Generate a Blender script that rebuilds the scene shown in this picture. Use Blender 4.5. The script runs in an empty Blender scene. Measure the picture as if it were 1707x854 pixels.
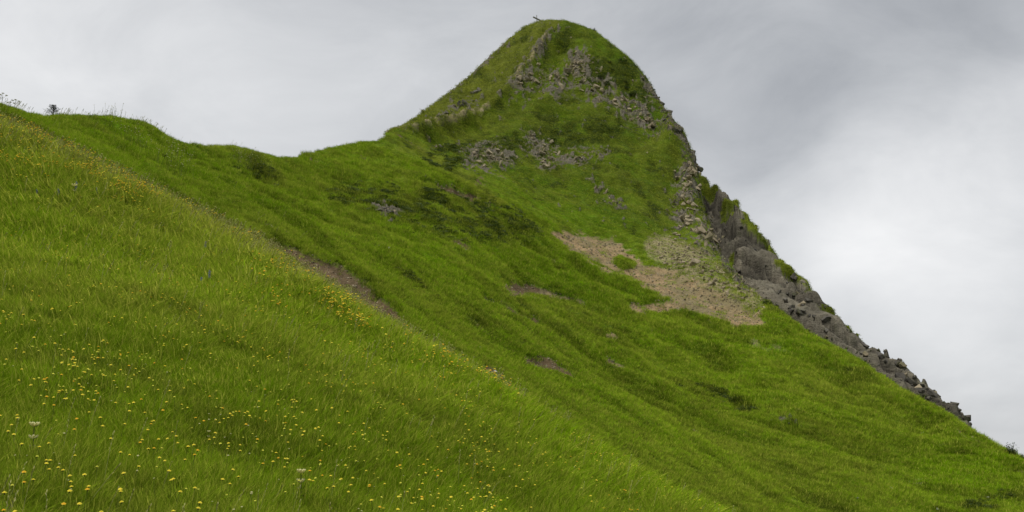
import bpy, bmesh, math, random, time
import numpy as np
from mathutils import Vector, Matrix

C = bpy.context.scene
COL = C.collection
T0 = time.time()
rng = np.random.default_rng(7)
random.seed(7)
R = math.radians

# ------------------------------------------------------------------ camera
F, CU, CV, VH = 1675.0, 853.5, 427.0, 760.0       # focal in photo pixels, centre, row of the horizon
PITCH = math.atan((VH - CV) / F)
cam = bpy.data.cameras.new('camera')
cam.sensor_width = 36.0
cam.lens = 36.0 * F / 1707.0
cam.clip_start, cam.clip_end = 0.1, 12000.0
camo = bpy.data.objects.new('camera', cam)
COL.objects.link(camo)
camo.rotation_euler = (R(90) + PITCH, 0, 0)
C.camera = camo

# ------------------------------------------------------------------ sky and sun
SUN_EL, SUN_AZ = R(68), R(225)                     # overcast: light from high up, broad, a little behind left of the camera
C.view_settings.view_transform = 'Standard'
C.view_settings.look = 'None'
C.view_settings.exposure = 1.0                     # exposed for the grass under a heavy sky
C.view_settings.gamma = 1.0

def nn(nt, typ, **kw):
    n = nt.nodes.new(typ)
    for k, v in kw.items():
        if k == 'ins':
            for i, val in v.items():
                n.inputs[i].default_value = val
        else:
            setattr(n, k, v)
    return n

def math_node(nt, op, a, b=None):
    n = nt.nodes.new('ShaderNodeMath'); n.operation = op
    for i, x in enumerate((a, b)):
        if x is None: continue
        if isinstance(x, (int, float)): n.inputs[i].default_value = x
        else: nt.links.new(x, n.inputs[i])
    return n.outputs[0]

def mix_col(nt, fac, a, b):
    n = nt.nodes.new('ShaderNodeMix'); n.data_type = 'RGBA'
    for sock, x in ((n.inputs[0], fac), (n.inputs[6], a), (n.inputs[7], b)):
        if isinstance(x, (int, float)): sock.default_value = x
        elif isinstance(x, tuple): sock.default_value = (*x, 1) if len(x) == 3 else x
        else: nt.links.new(x, sock)
    return n.outputs[2]

def ramp(nt, x, stops):
    n = nt.nodes.new('ShaderNodeValToRGB')
    nt.links.new(x, n.inputs[0])
    e = n.color_ramp.elements
    while len(e) < len(stops): e.new(0.5)
    for el, (p, c) in zip(e, stops):
        el.position = p
        el.color = (c, c, c, 1) if isinstance(c, (int, float)) else (*c, 1)
    return n.outputs[0]

def pixdir(u, v):
    cx, cy = (u - CU) / F, -(v - CV) / F
    d = Vector((cx, math.cos(PITCH) - math.sin(PITCH) * cy, math.sin(PITCH) + math.cos(PITCH) * cy))
    return d.normalized()

world = bpy.data.worlds.new('World'); C.world = world; world.use_nodes = True
nt = world.node_tree; nt.nodes.clear()
out = nn(nt, 'ShaderNodeOutputWorld'); bg = nn(nt, 'ShaderNodeBackground')
SKY_STRENGTH = 0.05
bg.inputs[1].default_value = SKY_STRENGTH
nt.links.new(bg.outputs[0], out.inputs[0])
sky = nn(nt, 'ShaderNodeTexSky', sky_type='NISHITA')
sky.sun_disc = False; sky.sun_elevation = SUN_EL; sky.sun_rotation = SUN_AZ
tc = nn(nt, 'ShaderNodeTexCoord')
sep = nn(nt, 'ShaderNodeSeparateXYZ'); nt.links.new(tc.outputs['Generated'], sep.inputs[0])
den = math_node(nt, 'ADD', math_node(nt, 'MAXIMUM', sep.outputs[2], 0.0), 0.22)
comb = nn(nt, 'ShaderNodeCombineXYZ')
nt.links.new(math_node(nt, 'DIVIDE', sep.outputs[0], den), comb.inputs[0])
nt.links.new(math_node(nt, 'DIVIDE', sep.outputs[1], den), comb.inputs[1])
mp = nn(nt, 'ShaderNodeMapping'); nt.links.new(comb.outputs[0], mp.inputs[0])
mp.inputs[1].default_value = (3.1, 1.7, 0.4); mp.inputs[2].default_value = (0, 0, R(28)); mp.inputs[3].default_value = (0.55, 1.25, 1)
n1 = nn(nt, 'ShaderNodeTexNoise', ins={2: 0.9, 3: 5.0, 4: 0.5, 8: 0.55}); nt.links.new(mp.outputs[0], n1.inputs[0])
n2 = nn(nt, 'ShaderNodeTexNoise', ins={2: 2.6, 3: 5.0, 4: 0.5, 8: 0.35}); nt.links.new(mp.outputs[0], n2.inputs[0])
# the cloud deck: soft grey base, with the heavier bank and the thin bright break that the photograph shows
base = math_node(nt, 'ADD', 0.605, math_node(nt, 'MULTIPLY', math_node(nt, 'SUBTRACT', n1.outputs[0], 0.5), 0.13))
base = math_node(nt, 'ADD', base, math_node(nt, 'MULTIPLY', math_node(nt, 'SUBTRACT', n2.outputs[0], 0.5), 0.07))
distort = nn(nt, 'ShaderNodeTexNoise', ins={2: 3.2, 3: 5.0, 4: 0.55}); nt.links.new(tc.outputs['Generated'], distort.inputs[0])
dv = nn(nt, 'ShaderNodeVectorMath', operation='MULTIPLY_ADD')
nt.links.new(distort.outputs[1], dv.inputs[0]); dv.inputs[1].default_value = (0.22,) * 3
off = nn(nt, 'ShaderNodeVectorMath', operation='SUBTRACT'); nt.links.new(tc.outputs['Generated'], off.inputs[0]); off.inputs[1].default_value = (0.11,) * 3
nt.links.new(off.outputs[0], dv.inputs[2])
def cloud_patch(x, u, v, deg, amount):
    dn = nn(nt, 'ShaderNodeVectorMath', operation='DISTANCE')
    nt.links.new(dv.outputs[0], dn.inputs[0]); dn.inputs[1].default_value = pixdir(u, v)
    q = math_node(nt, 'DIVIDE', dn.outputs[1], R(deg))
    g = math_node(nt, 'EXPONENT', math_node(nt, 'MULTIPLY', math_node(nt, 'MULTIPLY', q, q), -1.0))
    return math_node(nt, 'ADD', x, math_node(nt, 'MULTIPLY', g, amount))
for p in ((1620, 10, 8, -0.13), (1420, 60, 6, -0.05), (1240, 40, 6, -0.07), (1290, 190, 5, -0.05), (1130, 40, 6, -0.03), (1560, 400, 6.5, 0.17), (1390, 420, 4.5, 0.15), (1650, 640, 6, 0.08), (1640, 520, 6, 0.05), (1680, 170, 3, 0.07), (1600, 250, 5, 0.08), (1690, 330, 6, 0.05), (20, 60, 8, 0.12), (300, 150, 10, 0.06), (1500, 570, 5, -0.03)):
    base = cloud_patch(base, *p)
wm = nn(nt, 'ShaderNodeMapping'); nt.links.new(tc.outputs['Generated'], wm.inputs[0]); wm.inputs[2].default_value = (0, R(32), 0); wm.inputs[3].default_value = (3.6, 3.6, 6.4)
wn = nn(nt, 'ShaderNodeTexNoise', ins={2: 1.5, 3: 8.0, 4: 0.6, 8: 0.5}); nt.links.new(wm.outputs[0], wn.inputs[0])
base = math_node(nt, 'ADD', base, math_node(nt, 'MULTIPLY', math_node(nt, 'SUBTRACT', wn.outputs[0], 0.5), 0.36))
cl = nn(nt, 'ShaderNodeCombineColor')
for i, k in enumerate((1.07, 1.02, 0.945)):          # thicker cloud is a little bluer
    nt.links.new(math_node(nt, 'MULTIPLY', math_node(nt, 'POWER', base, k), 0.5 / SKY_STRENGTH), cl.inputs[i])
nt.links.new(mix_col(nt, 0.95, sky.outputs[0], cl.outputs[0]), bg.inputs[0])

sun = bpy.data.lights.new('sun', 'SUN'); sun.energy = 1.5; sun.angle = R(14); sun.color = (1.0, 0.97, 0.92)
suno = bpy.data.objects.new('sun', sun); COL.objects.link(suno)
sdir = Vector((math.sin(SUN_AZ) * math.cos(SUN_EL), math.cos(SUN_AZ) * math.cos(SUN_EL), math.sin(SUN_EL)))
suno.rotation_euler = sdir.to_track_quat('Z', 'Y').to_euler()

# ------------------------------------------------------------------ helpers
def tag(o, label=None, cat=None, group=None, kind=None):
    if label: o['label'] = label
    if cat: o['category'] = cat
    if group: o['group'] = group
    if kind: o['kind'] = kind
    return o

def empty(name, loc):
    o = bpy.data.objects.new(name, None); COL.objects.link(o)
    o.location = loc; o.empty_display_size = 0.2
    return o

def copy_tree(o, parent=None):
    c = o.copy(); COL.objects.link(c)
    if parent is not None: c.parent = parent
    for ch in list(o.children): copy_tree(ch, c)
    return c

def mesh_np(name, verts, faces, mat=None, smooth=True):
    """faces: (n,k) int array of one polygon size"""
    me = bpy.data.meshes.new(name)
    nv, nf, k = len(verts), len(faces), faces.shape[1]
    me.vertices.add(nv); me.vertices.foreach_set('co', np.ascontiguousarray(verts, dtype=np.float32).ravel())
    me.loops.add(nf * k); me.loops.foreach_set('vertex_index', np.ascontiguousarray(faces, dtype=np.int32).ravel())
    me.polygons.add(nf); me.polygons.foreach_set('loop_start', np.arange(0, nf * k, k, dtype=np.int32))
    me.polygons.foreach_set('use_smooth', np.full(nf, smooth, dtype=bool))
    me.update(calc_edges=True)
    if mat: me.materials.append(mat)
    return me

def fattr(me, name, data):
    a = me.attributes.new(name, 'FLOAT', 'POINT'); a.data.foreach_set('value', np.ascontiguousarray(data, dtype=np.float32))

def hash2(ix, iy, seed):
    h = (ix.astype(np.int64) * 374761393 + iy.astype(np.int64) * 668265263 + seed * 982451653) & 0xFFFFFFFF
    h = ((h ^ (h >> 13)) * 1274126177) & 0xFFFFFFFF
    return ((h ^ (h >> 16)) & 0xFFFFFF).astype(np.float32) / float(0xFFFFFF)

def perlin(x, y, seed=0):
    x0 = np.floor(x); y0 = np.floor(y)
    fx = (x - x0).astype(np.float32); fy = (y - y0).astype(np.float32)
    sx = fx * fx * fx * (fx * (fx * 6 - 15) + 10); sy = fy * fy * fy * (fy * (fy * 6 - 15) + 10)
    def g(dx, dy):
        a = hash2(x0 + dx, y0 + dy, seed) * 6.2831853
        return np.cos(a) * (fx - dx) + np.sin(a) * (fy - dy)
    n0 = g(0, 0) * (1 - sx) + g(1, 0) * sx
    n1_ = g(0, 1) * (1 - sx) + g(1, 1) * sx
    return (n0 * (1 - sy) + n1_ * sy) * 1.5

def fbm(x, y, octs=4, seed=0, gain=0.5, lac=2.07):
    s = 0; a = 1.0; t = 0
    for i in range(octs):
        s = s + a * perlin(x * lac ** i, y * lac ** i, seed + i * 17); t += a; a *= gain
    return s / t

def sstep(e0, e1, x):
    t = np.clip((x - e0) / (e1 - e0), 0, 1)
    return t * t * (3 - 2 * t)

# ------------------------------------------------------------------ terrain control points: (photo column, row, metres ahead)
def at(u, v):                      # pixel -> (x/y, z/y)
    cx, cy = (u - CU) / F, -(v - CV) / F
    y = math.cos(PITCH) - math.sin(PITCH) * cy
    return cx / y, (math.sin(PITCH) + math.cos(PITCH) * cy) / y

def to_pix(a, t):
    fw = math.cos(PITCH) + t * math.sin(PITCH)
    return CU + F * a / fw, CV - F * (-math.sin(PITCH) + t * math.cos(PITCH)) / fw

class Surf:
    def __init__(s): s.p = []
    def add(s, pts):
        for u, v, d in pts:
            a, t = at(u, v); s.p.append((a, math.log(d), t))
    def fall(s, pts, drops):       # continue behind a crest: (extra metres, drop in metres)
        for u, v, d in pts:
            a, t = at(u, v)
            for e, dz in drops:
                s.p.append((a, math.log(d + e), (t * d - dz) / (d + e)))
    def fit(s, k=0.42, smooth=1e-5):
        P = np.array(s.p); s.X = P[:, :2] * np.array([1, k]); s.k = k; n = len(P)
        D = np.linalg.norm(s.X[:, None] - s.X[None], axis=2)
        A = np.zeros((n + 3, n + 3)); A[:n, :n] = D ** 1.6 * -1; A[:n, :n] += np.eye(n) * -smooth * -1
        A[:n, n] = 1; A[:n, n + 1:n + 3] = s.X; A[n:, :n] = A[:n, n:].T
        s.w = np.linalg.solve(A, np.concatenate([P[:, 2], np.zeros(3)]))
    def ev(s, a, l):
        a = a.astype(np.float32); b = (l * s.k).astype(np.float32)
        r = s.w[-3] + s.w[-2] * a + s.w[-1] * b
        for (xa, xb), w in zip(s.X, s.w[:-3]):
            r = r - np.float32(w) * ((a - np.float32(xa)) ** 2 + (b - np.float32(xb)) ** 2 + 1e-7) ** np.float32(0.8)
        return r

N = Surf()
N.add([(-400, 854, 9.5), (-200, 854, 10), (0, 854, 11), (200, 854, 12), (427, 854, 14), (640, 854, 16.5), (853, 854, 20), (1020, 854, 25), (1180, 858, 31),
       (-400, 1150, 6), (0, 1150, 6.5), (427, 1150, 7), (853, 1150, 8), (1300, 1150, 10), (1800, 1300, 9), (0, 2000, 2.5), (853, 2000, 2.6), (1707, 2000, 2.7), (-700, 2000, 2.5), (2400, 2200, 3),
       (0, 700, 14.5), (200, 700, 16), (427, 700, 18.5), (640, 700, 22), (853, 740, 26), (0, 520, 22), (200, 520, 24), (427, 540, 27), (560, 580, 29),
       (0, 350, 34), (150, 370, 35), (300, 420, 36), (-250, 520, 20), (-250, 300, 36), (1400, 1000, 26), (1750, 1150, 21), (2100, 1300, 18)])
NC = [(-450, 80, 54), (-200, 140, 54), (0, 197, 52), (130, 255, 50), (270, 325, 47), (430, 404, 44), (480, 440, 43), (540, 478, 42), (640, 540, 40), (760, 607, 38), (870, 668, 36), (960, 727, 34.5), (1050, 784, 33)]
N.add(NC)
N.fall(NC[2:] + [(1180, 858, 31), (1400, 1000, 26), (1750, 1150, 21)], [(3, 0.5), (8, 4.5), (18, 13), (40, 35)])
N.fall(NC[:2], [(8, 1.5), (18, 7), (40, 30)])
N.fit()

H = Surf()
SK_L = [(-460, 60, 62), (-300, 95, 62), (-150, 128, 63), (0, 172, 64), (45, 186, 66), (90, 193, 70), (110, 190, 74), (190, 192, 80), (245, 203, 84), (275, 222, 87), (310, 238, 92), (345, 242, 95), (385, 240, 99), (420, 248, 104), (455, 259, 109), (480, 263, 113), (510, 257, 118), (550, 245, 126), (600, 235, 138), (632, 231, 148)]
SK_F = [(645, 224, 166), (700, 190, 188), (740, 160, 198), (780, 128, 206), (820, 90, 213), (850, 62, 217), (875, 42, 220), (900, 33, 219), (920, 31, 218), (940, 32, 217)]
SK_R = [(960, 38, 214), (990, 48, 213), (1020, 72, 212), (1050, 95, 210), (1080, 130, 207), (1098, 165, 203), (1120, 195, 199), (1140, 220, 195), (1158, 262, 188), (1165, 285, 182)]
EDGE = [(1172, 330, 172), (1185, 380, 162), (1210, 430, 150), (1245, 470, 134), (1290, 510, 112), (1350, 550, 104), (1420, 590, 97), (1500, 640, 88), (1560, 675, 83), (1615, 708, 79), (1660, 735, 75), (1707, 762, 71), (1800, 812, 66), (2000, 930, 60), (2300, 1100, 54)]
H.add(SK_L + SK_F + SK_R + EDGE)
H.add([(-450, 90, 53), (-200, 160, 53), (0, 206, 51), (0, 186, 57), (90, 213, 60), (200, 258, 61), (270, 296, 61), (430, 384, 58), (540, 448, 56), (640, 510, 55), (760, 583, 54), (870, 648, 53), (960, 703, 52), (1050, 760, 51), (1180, 838, 50), (1400, 856, 54), (1707, 850, 58), (1950, 920, 56),
       (90, 235, 54), (270, 345, 54), (430, 440, 50), (640, 580, 47), (870, 730, 44), (1180, 940, 42), (1700, 1000, 44), (1400, 1150, 35),
       (180, 220, 71), (300, 262, 76), (430, 300, 86), (430, 340, 71), (550, 285, 108), (550, 320, 93), (550, 385, 73), (640, 262, 128), (640, 300, 110), (640, 350, 90), (640, 430, 70), (700, 245, 143), (720, 300, 118), (740, 385, 90), (740, 480, 70),
       (850, 320, 138), (850, 350, 122), (850, 400, 104), (850, 480, 82), (850, 560, 66), (950, 345, 150), (950, 400, 132), (950, 480, 98), (950, 560, 76), (950, 640, 62), (1100, 410, 141), (1100, 470, 118), (1100, 520, 98), (1100, 600, 78), (1100, 700, 62),
       (1250, 540, 103), (1250, 620, 82), (1250, 720, 66), (1400, 630, 86), (1400, 720, 70), (1550, 705, 77), (1550, 780, 65), (1690, 790, 66),
       (700, 212, 160), (760, 197, 176), (800, 179, 184), (830, 156, 190), (865, 116, 198), (890, 86, 203), (915, 56, 208), (935, 39, 212),
       (720, 192, 176), (780, 158, 192), (830, 112, 203), (870, 70, 211),
       (760, 240, 160), (780, 270, 150), (820, 220, 175), (850, 262, 164), (900, 200, 187), (900, 270, 168), (900, 330, 152), (950, 130, 201), (950, 200, 188), (950, 270, 170), (1000, 80, 207), (1000, 150, 198), (1000, 220, 184), (1000, 300, 164),
       (1050, 150, 200), (1050, 220, 187), (1050, 300, 167), (1050, 370, 148), (1100, 220, 190), (1100, 300, 170), (1100, 380, 150), (1130, 300, 173), (1150, 380, 157), (1200, 450, 136)])
H.fall(SK_L, [(6, 2.5), (25, 20)])
H.fall(SK_F + SK_R, [(6, 6), (25, 32)])
H.fall(EDGE, [(7, 5), (25, 24)])
H.fit()

Rb = Surf()
SK_C = [(1165, 292, 193), (1200, 315, 188), (1230, 340, 181), (1250, 365, 175), (1280, 405, 167), (1310, 440, 159), (1345, 470, 152), (1375, 503, 146), (1400, 531, 141), (1435, 566, 134), (1470, 589, 127), (1505, 602, 120), (1540, 640, 112), (1575, 665, 107), (1600, 685, 102), (1616, 704, 99), (1640, 745, 96), (1707, 815, 92)]
Rb.add(SK_C)
Rb.add([(1172, 340, 186), (1180, 400, 176), (1200, 450, 162), (1250, 440, 156), (1250, 490, 145), (1290, 520, 134), (1310, 490, 144), (1350, 560, 121), (1360, 520, 133), (1420, 600, 111), (1430, 580, 122), (1500, 650, 99), (1600, 715, 88), (1550, 668, 100), (1700, 850, 80), (1100, 430, 178), (1000, 520, 172), (1300, 620, 110), (1500, 760, 85)])
Rb.fall(SK_C, [(6, 5), (25, 30)])
Rb.fit()

# ------------------------------------------------------------------ the height field on a fan of rays (fine near, coarse far)
A1 = np.concatenate([-np.geomspace(0.62, 1.6, 60)[:0:-1], np.linspace(-0.62, 0.62, 1060), np.geomspace(0.62, 1.6, 60)[1:]]); NA = len(A1)
rows = np.concatenate([np.geomspace(2.2, 9, 30)[:-1], np.geomspace(9, 46, 190)[:-1], np.geomspace(46, 104, 300)[:-1], np.geomspace(104, 224, 420)[:-1], np.geomspace(224, 300, 24)])
NR = len(rows)
AA, DD = np.meshgrid(A1, rows)                    # [row, column]
LL = np.log(DD); XX = AA * DD; YY = DD
AA32 = AA.astype(np.float32); LL32 = LL.astype(np.float32)

def coarse(S, step=3):
    """evaluate a smooth surface on every 3rd node and bring it to the full grid with cubic steps"""
    ia = np.unique(np.append(np.arange(0, NA, step), NA - 1)); ir = np.unique(np.append(np.arange(0, NR, step), NR - 1))
    g = S.ev(AA[np.ix_(ir, ia)], LL[np.ix_(ir, ia)])
    def up(g, idx, n):
        x = np.arange(n); j = np.clip(np.searchsorted(idx, x, side='right') - 1, 0, len(idx) - 2)
        t = ((x - idx[j]) / (idx[j + 1] - idx[j]))[:, None]
        p0 = g[np.clip(j - 1, 0, len(idx) - 1)]; p1 = g[j]; p2 = g[j + 1]; p3 = g[np.clip(j + 2, 0, len(idx) - 1)]
        return p1 + 0.5 * t * (p2 - p0 + t * (2 * p0 - 5 * p1 + 4 * p2 - p3 + t * (3 * (p1 - p2) + p3 - p0)))
    return up(up(g, ir, NR).T, ia, NA).T

tN, tH, tR = coarse(N), coarse(H), coarse(Rb)
# settle each crest on the traced skyline
def settle(t, line, lo, hi, width=0.10, k_=3):
    pts = sorted(at(u, v) for u, v, d in line)
    pa = np.array([p[0] for p in pts]); pt = np.array([p[1] for p in pts])
    inside = (A1 >= pa[0]) & (A1 <= pa[-1])
    tgt = np.interp(A1, pa, pt)
    for _ in range(4):
        m = np.where((DD >= lo) & (DD <= hi), t, -9)
        k = m.argmax(0); cur = m.max(0); d = np.where(inside, tgt - cur, 0)
        w_ = np.hanning(2 * k_ + 3)[1:-1]; w_ /= w_.sum(); sm = lambda q: np.convolve(np.pad(q, k_, mode='edge'), w_, 'valid')
        d = sm(d); t = t + d[None] * np.exp(-((LL - sm(LL[k, np.arange(NA)])[None]) / width) ** 2)
    return t
zN, zH, zR = tN * DD, tH * DD, tR * DD
zN = zN - np.maximum(0, DD - 62) ** 2 * 0.05
zH = zH - np.maximum(0, np.interp(AA, [-0.6, -0.40, -0.2, 0.1], [54, 53, 47, 44]) - DD) * 0.9
zR = zR - np.maximum(0, np.interp(AA, [0.17, 0.207, 0.26, 0.34, 0.386, 0.445, 0.5], [172, 156, 131, 109, 98, 87, 80]) - DD) * 1.2 - np.maximum(0, 0.165 - AA) * 400

# ------------------------------------------------------------------ relief of each surface
# near slope: soft hummocks
zN = zN + 0.34 * fbm(XX / 5.5, YY / 5.5, 4, 3) + 0.16 * fbm(XX / 1.5, YY / 1.5, 3, 5)
# hillside: creep folds that run down to the right, hummocks, terracettes
dx, dy = 0.80, -0.60
al, ac = XX * dx + YY * dy, -XX * dy + YY * dx
warp = 5 * fbm(XX / 30, YY / 30, 2, 11)
folds = fbm(al / 30, (ac + warp) / 7.0, 4, 21)
folds2 = fbm(al / 9, (ac + warp) / 2.0, 3, 31)
hum = fbm(XX / 3.2, YY / 3.2, 3, 41)
kH = sstep(48, 75, DD)
terr = np.abs(((zH + 1.2 * fbm(XX / 14, YY / 14, 3, 47)) / 2.6) % 1 - 0.5) * 2
wp = sstep(135, 165, DD)                                         # the steep peak behaves differently
few = sstep(-0.15, 0.3, fbm(XX / 24, YY / 24, 2, 43))                 # creep steps only here and there
lumps = fbm(XX / 9, YY / 9, 4, 45); tus = np.abs(fbm(XX / 1.6, YY / 1.6, 2, 46))
zH = zH + kH * ((1 - wp) * (2.0 * folds + (0.14 + 0.65 * few) * folds2 + 1.5 * lumps + 0.25 * hum + 0.5 * tus + 0.35 * few * (terr - 0.5)) + wp * (1.3 * fbm(XX / 14, YY / 14, 4, 51) + 0.8 * fbm(XX / 3.5, YY / 5, 3, 57) + 0.8 * np.abs(fbm(XX / 1.7, YY / 2.4, 3, 58)) + 0.7 * (np.abs(((zH + 1.5 * fbm(XX / 10, YY / 10, 3, 59)) / 3.1) % 1 - 0.5) - 0.25)))
# cliff: tilted strata steps and blocks
st = (zR * 0.9 + XX * 0.42 + 2.2 * fbm(XX / 9, YY / 9, 3, 61))
def steps(s, p, k):
    f = (s / p) % 1.0
    return (np.floor(s / p) + sstep(0.5 - k, 0.5 + k, f)) * p - s
def cells(x, y, seed):
    """distance to the nearest and second nearest of scattered points, and a value for the cell"""
    x0, y0 = np.floor(x), np.floor(y); f1 = np.full(x.shape, 9.0, np.float32); f2 = f1.copy(); idv = np.zeros(x.shape, np.float32)
    for i_ in (-1, 0, 1):
        for j_ in (-1, 0, 1):
            cx, cy = x0 + i_, y0 + j_; d = np.hypot(cx + hash2(cx, cy, seed) - x, cy + hash2(cx, cy, seed + 5) - y).astype(np.float32)
            near = d < f1; f2 = np.where(near, f1, np.minimum(f2, d)); idv = np.where(near, hash2(cx, cy, seed + 9), idv); f1 = np.where(near, d, f1)
    return f1, f2, idv
csl = (slice(int(np.searchsorted(rows, 78)), int(np.searchsorted(rows, 222))), slice(int(np.searchsorted(A1, 0.10)), NA))
cz, cx_, cy_ = zR[csl], XX[csl], YY[csl]
wx = 1.3 * fbm(cx_ / 4, cy_ / 4, 3, 65); ss = (cz * 0.8 + cx_ * 0.45 + wx); tt = cx_ * 0.5 - cz * 0.3 + cy_ * 0.45
gap = lambda a_, b_, w_: 1 - sstep(0, w_, b_ - a_)
f1, f2, idb = cells(ss / 1.9, tt / 4.6, 66); g1, g2, ids = cells(ss / 0.7, tt / 1.7, 67)
band = np.full(XX.shape, 0.5, np.float32); band[csl] = np.clip(0.5 + 1.3 * fbm(ss / 0.9, tt / 6, 5, 68, 0.65) + 0.4 * (idb - 0.5) + 0.5 * (ids - 0.5), 0, 1)
band[csl] *= (1 - 0.85 * gap(f1, f2, 0.12)) * (1 - 0.5 * gap(g1, g2, 0.14))
amp = (0.2 + 0.8 * sstep(0.19, 0.235, AA[csl])) * (1 - 0.8 * sstep(0.40, 0.445, AA[csl]))
zR[csl] = cz + amp * (3.4 * (idb - 0.5) + 1.7 * (ids - 0.5) - 2.0 * gap(f1, f2, 0.18) - 0.8 * gap(g1, g2, 0.22)) + 2.2 * fbm(cx_ / 9, cy_ / 9, 3, 71) + 0.5 * steps(st[csl], 1.7, 0.2)
drop = lambda line, px: [(u, v + px, d) for u, v, d in line]     # leave room for the grass that stands on a crest
zN = settle(zN / DD, drop(NC + [(1180, 858, 31)], 9), 24, 62) * DD
zH = settle(zH / DD, drop(SK_L, 4) + drop(SK_F + SK_R, 2) + [(u + du, v + dv, d) for (u, v, d), du, dv in zip(EDGE, (0,) * len(EDGE), (8, 8, 8, 5, 3, 8, 4, 9, 4, 8, 6, 4, 6, 6, 6))], 60, 230, 0.05) * DD
zR = settle(zR / DD, SK_C, 90, 200, 0.09, 22) * DD
stack = np.stack([zN, zH, zR]); which = stack.argmax(0); Z = stack.max(0)

# ------------------------------------------------------------------ cover masks (strokes located in the photograph, then fixed to the ground)
UU, VV = to_pix(AA, Z / DD)
UU = UU.astype(np.float32); VV = VV.astype(np.float32)
wob_u = 16 * fbm(XX / 2.2, YY / 2.2, 4, 81); wob_v = 10 * fbm(XX / 1.6, YY / 1.6, 4, 83)
def stroke(pts, soft=0.55, surf=None, wob=1.0, dmin=0):
    """1 inside a polyline of varying half-width, fading to 0 outside; None of it on other surfaces"""
    best = np.zeros(Z.shape, np.float32)
    P = np.array(pts, float); pad = P[:, 2].max() * 2.2 + 16
    r0, c0 = np.where((UU > P[:, 0].min() - pad) & (UU < P[:, 0].max() + pad) & (VV > P[:, 1].min() - pad) & (VV < P[:, 1].max() + pad) & (DD > dmin))
    if len(r0) == 0: return best
    sr, sc = slice(r0.min(), r0.max() + 1), slice(c0.min(), c0.max() + 1)
    u = UU[sr, sc] + wob * wob_u[sr, sc]; v = VV[sr, sc] + wob * wob_v[sr, sc]; b = best[sr, sc]
    if len(P) == 1: P = np.vstack([P, P + [0.5, 0.5, 0]])
    for (u0, v0, w0), (u1, v1, w1) in zip(P[:-1], P[1:]):
        ex, ey = u1 - u0, v1 - v0; q = np.clip(((u - u0) * ex + (v - v0) * ey) / (ex * ex + ey * ey + 1e-6), 0, 1)
        d = np.hypot(u - u0 - q * ex, v - v0 - q * ey) / (w0 + q * (w1 - w0))
        np.maximum(b, 1 - sstep(1 - soft * 0.5, 1 + soft, d), out=b)
    if surf is not None: b *= (which[sr, sc] == surf)
    b *= DD[sr, sc] > dmin
    return best

SOILS = [  # (strokes, surface, label, depth)
    ([(428, 390, 3), (470, 408, 9), (530, 438, 16), (580, 466, 18), (620, 492, 15), (655, 520, 8), (695, 550, 3)], 1, 'long dark brown soil scar just behind the flowery crest', 0.9),
    ([(798, 605, 3), (830, 628, 9), (872, 660, 8), (915, 690, 3)], 1, 'small brown soil gap with a white stone in the crest', 0.35),
    ([(700, 301, 3), (745, 311, 7), (790, 326, 6), (832, 344, 3)], 1, 'thin brown groove under the grassy fold left of the peak', 1.2),
    ([(924, 390, 5), (960, 404, 12), (1010, 420, 20), (1062, 452, 13), (1110, 470, 19), (1160, 492, 18), (1215, 517, 16), (1265, 535, 9)], 1, 'large tan gravel slide at the foot of the peak', 0.35),
    ([(852, 479, 9), (885, 481, 8), (930, 493, 3), (978, 505, 2)], 1, 'tan soil patch left of the large gravel slide', 0.3),
    ([(1055, 509, 5), (1100, 514, 8), (1142, 505, 4)], 1, 'tan gravel tongue below the large gravel slide', 0.3),
    ([(797, 489, 2), (840, 510, 4), (893, 535, 4)], 1, 'narrow dark groove in the middle of the hillside', 0.45),
    ([(876, 594, 5), (915, 607, 8), (957, 624, 3)], 1, 'brown soil patch low on the hillside', 0.3),
    ([(1010, 600, 3), (1042, 612, 3)], 1, 'small pale streak of bare soil on the lower hillside', 0.2),
    ([(762, 402, 4), (772, 412, 4)], 1, 'small brown hollow under the dark heath', 0.2),
]
soil = np.zeros(Z.shape, np.float32); soil_id = np.full(Z.shape, -1, np.int16)
lower = np.zeros(Z.shape, np.float32)
for i, (pts, sf, lab, dep) in enumerate(SOILS):
    m = stroke(pts, 0.9, sf); m = np.clip(m + (m > 0.02) * (0.75 * fbm(XX / 1.5, YY / 1.9, 5, 300 + i, 0.65)) * (1.3 - m), 0, 1)
    soil_id[(m > 0.45) & (m > soil)] = i
    np.maximum(soil, m, out=soil); np.maximum(lower, m * dep, out=lower)
for k in ((1040, 436, 13), (1150, 452, 7)):       # turf islands left standing in the gravel
    isl = stroke([(k[0] - 8, k[1] - 2, k[2] * 0.6), (k[0] + 8, k[1] + 3, k[2] * 0.5)], 0.9, 1, 0.6); soil *= 1 - isl; lower *= 1 - isl; soil_id[isl > 0.5] = -1
bits2 = (which == 1) * (1 - wp) * (DD > 60) * sstep(0.42, 0.52, fbm(al / 5, (ac + warp) / 1.6, 4, 291)) * 0.9
soil = np.maximum(soil, bits2)
soil = np.clip(soil * (0.72 + 0.28 * sstep(-0.5, -0.2, fbm(XX / 1.2, YY / 1.2, 4, 290))), 0, 1)
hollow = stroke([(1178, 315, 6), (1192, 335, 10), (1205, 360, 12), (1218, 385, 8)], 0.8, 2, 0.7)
Z = Z - lower - 2.0 * hollow
darkened = np.isin(soil_id, (0, 1, 2, 6, 7, 9)).astype(np.float32); darkened = np.maximum(darkened, (soil > 0.02) * (UU < 900) * 1.0)
for k in ((1255, 575, 9), (1290, 580, 7)): soil = np.maximum(soil, 0.45 * stroke([k, (k[0] + 25, k[1] + 8, 4)], 0.9, 1))

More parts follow.
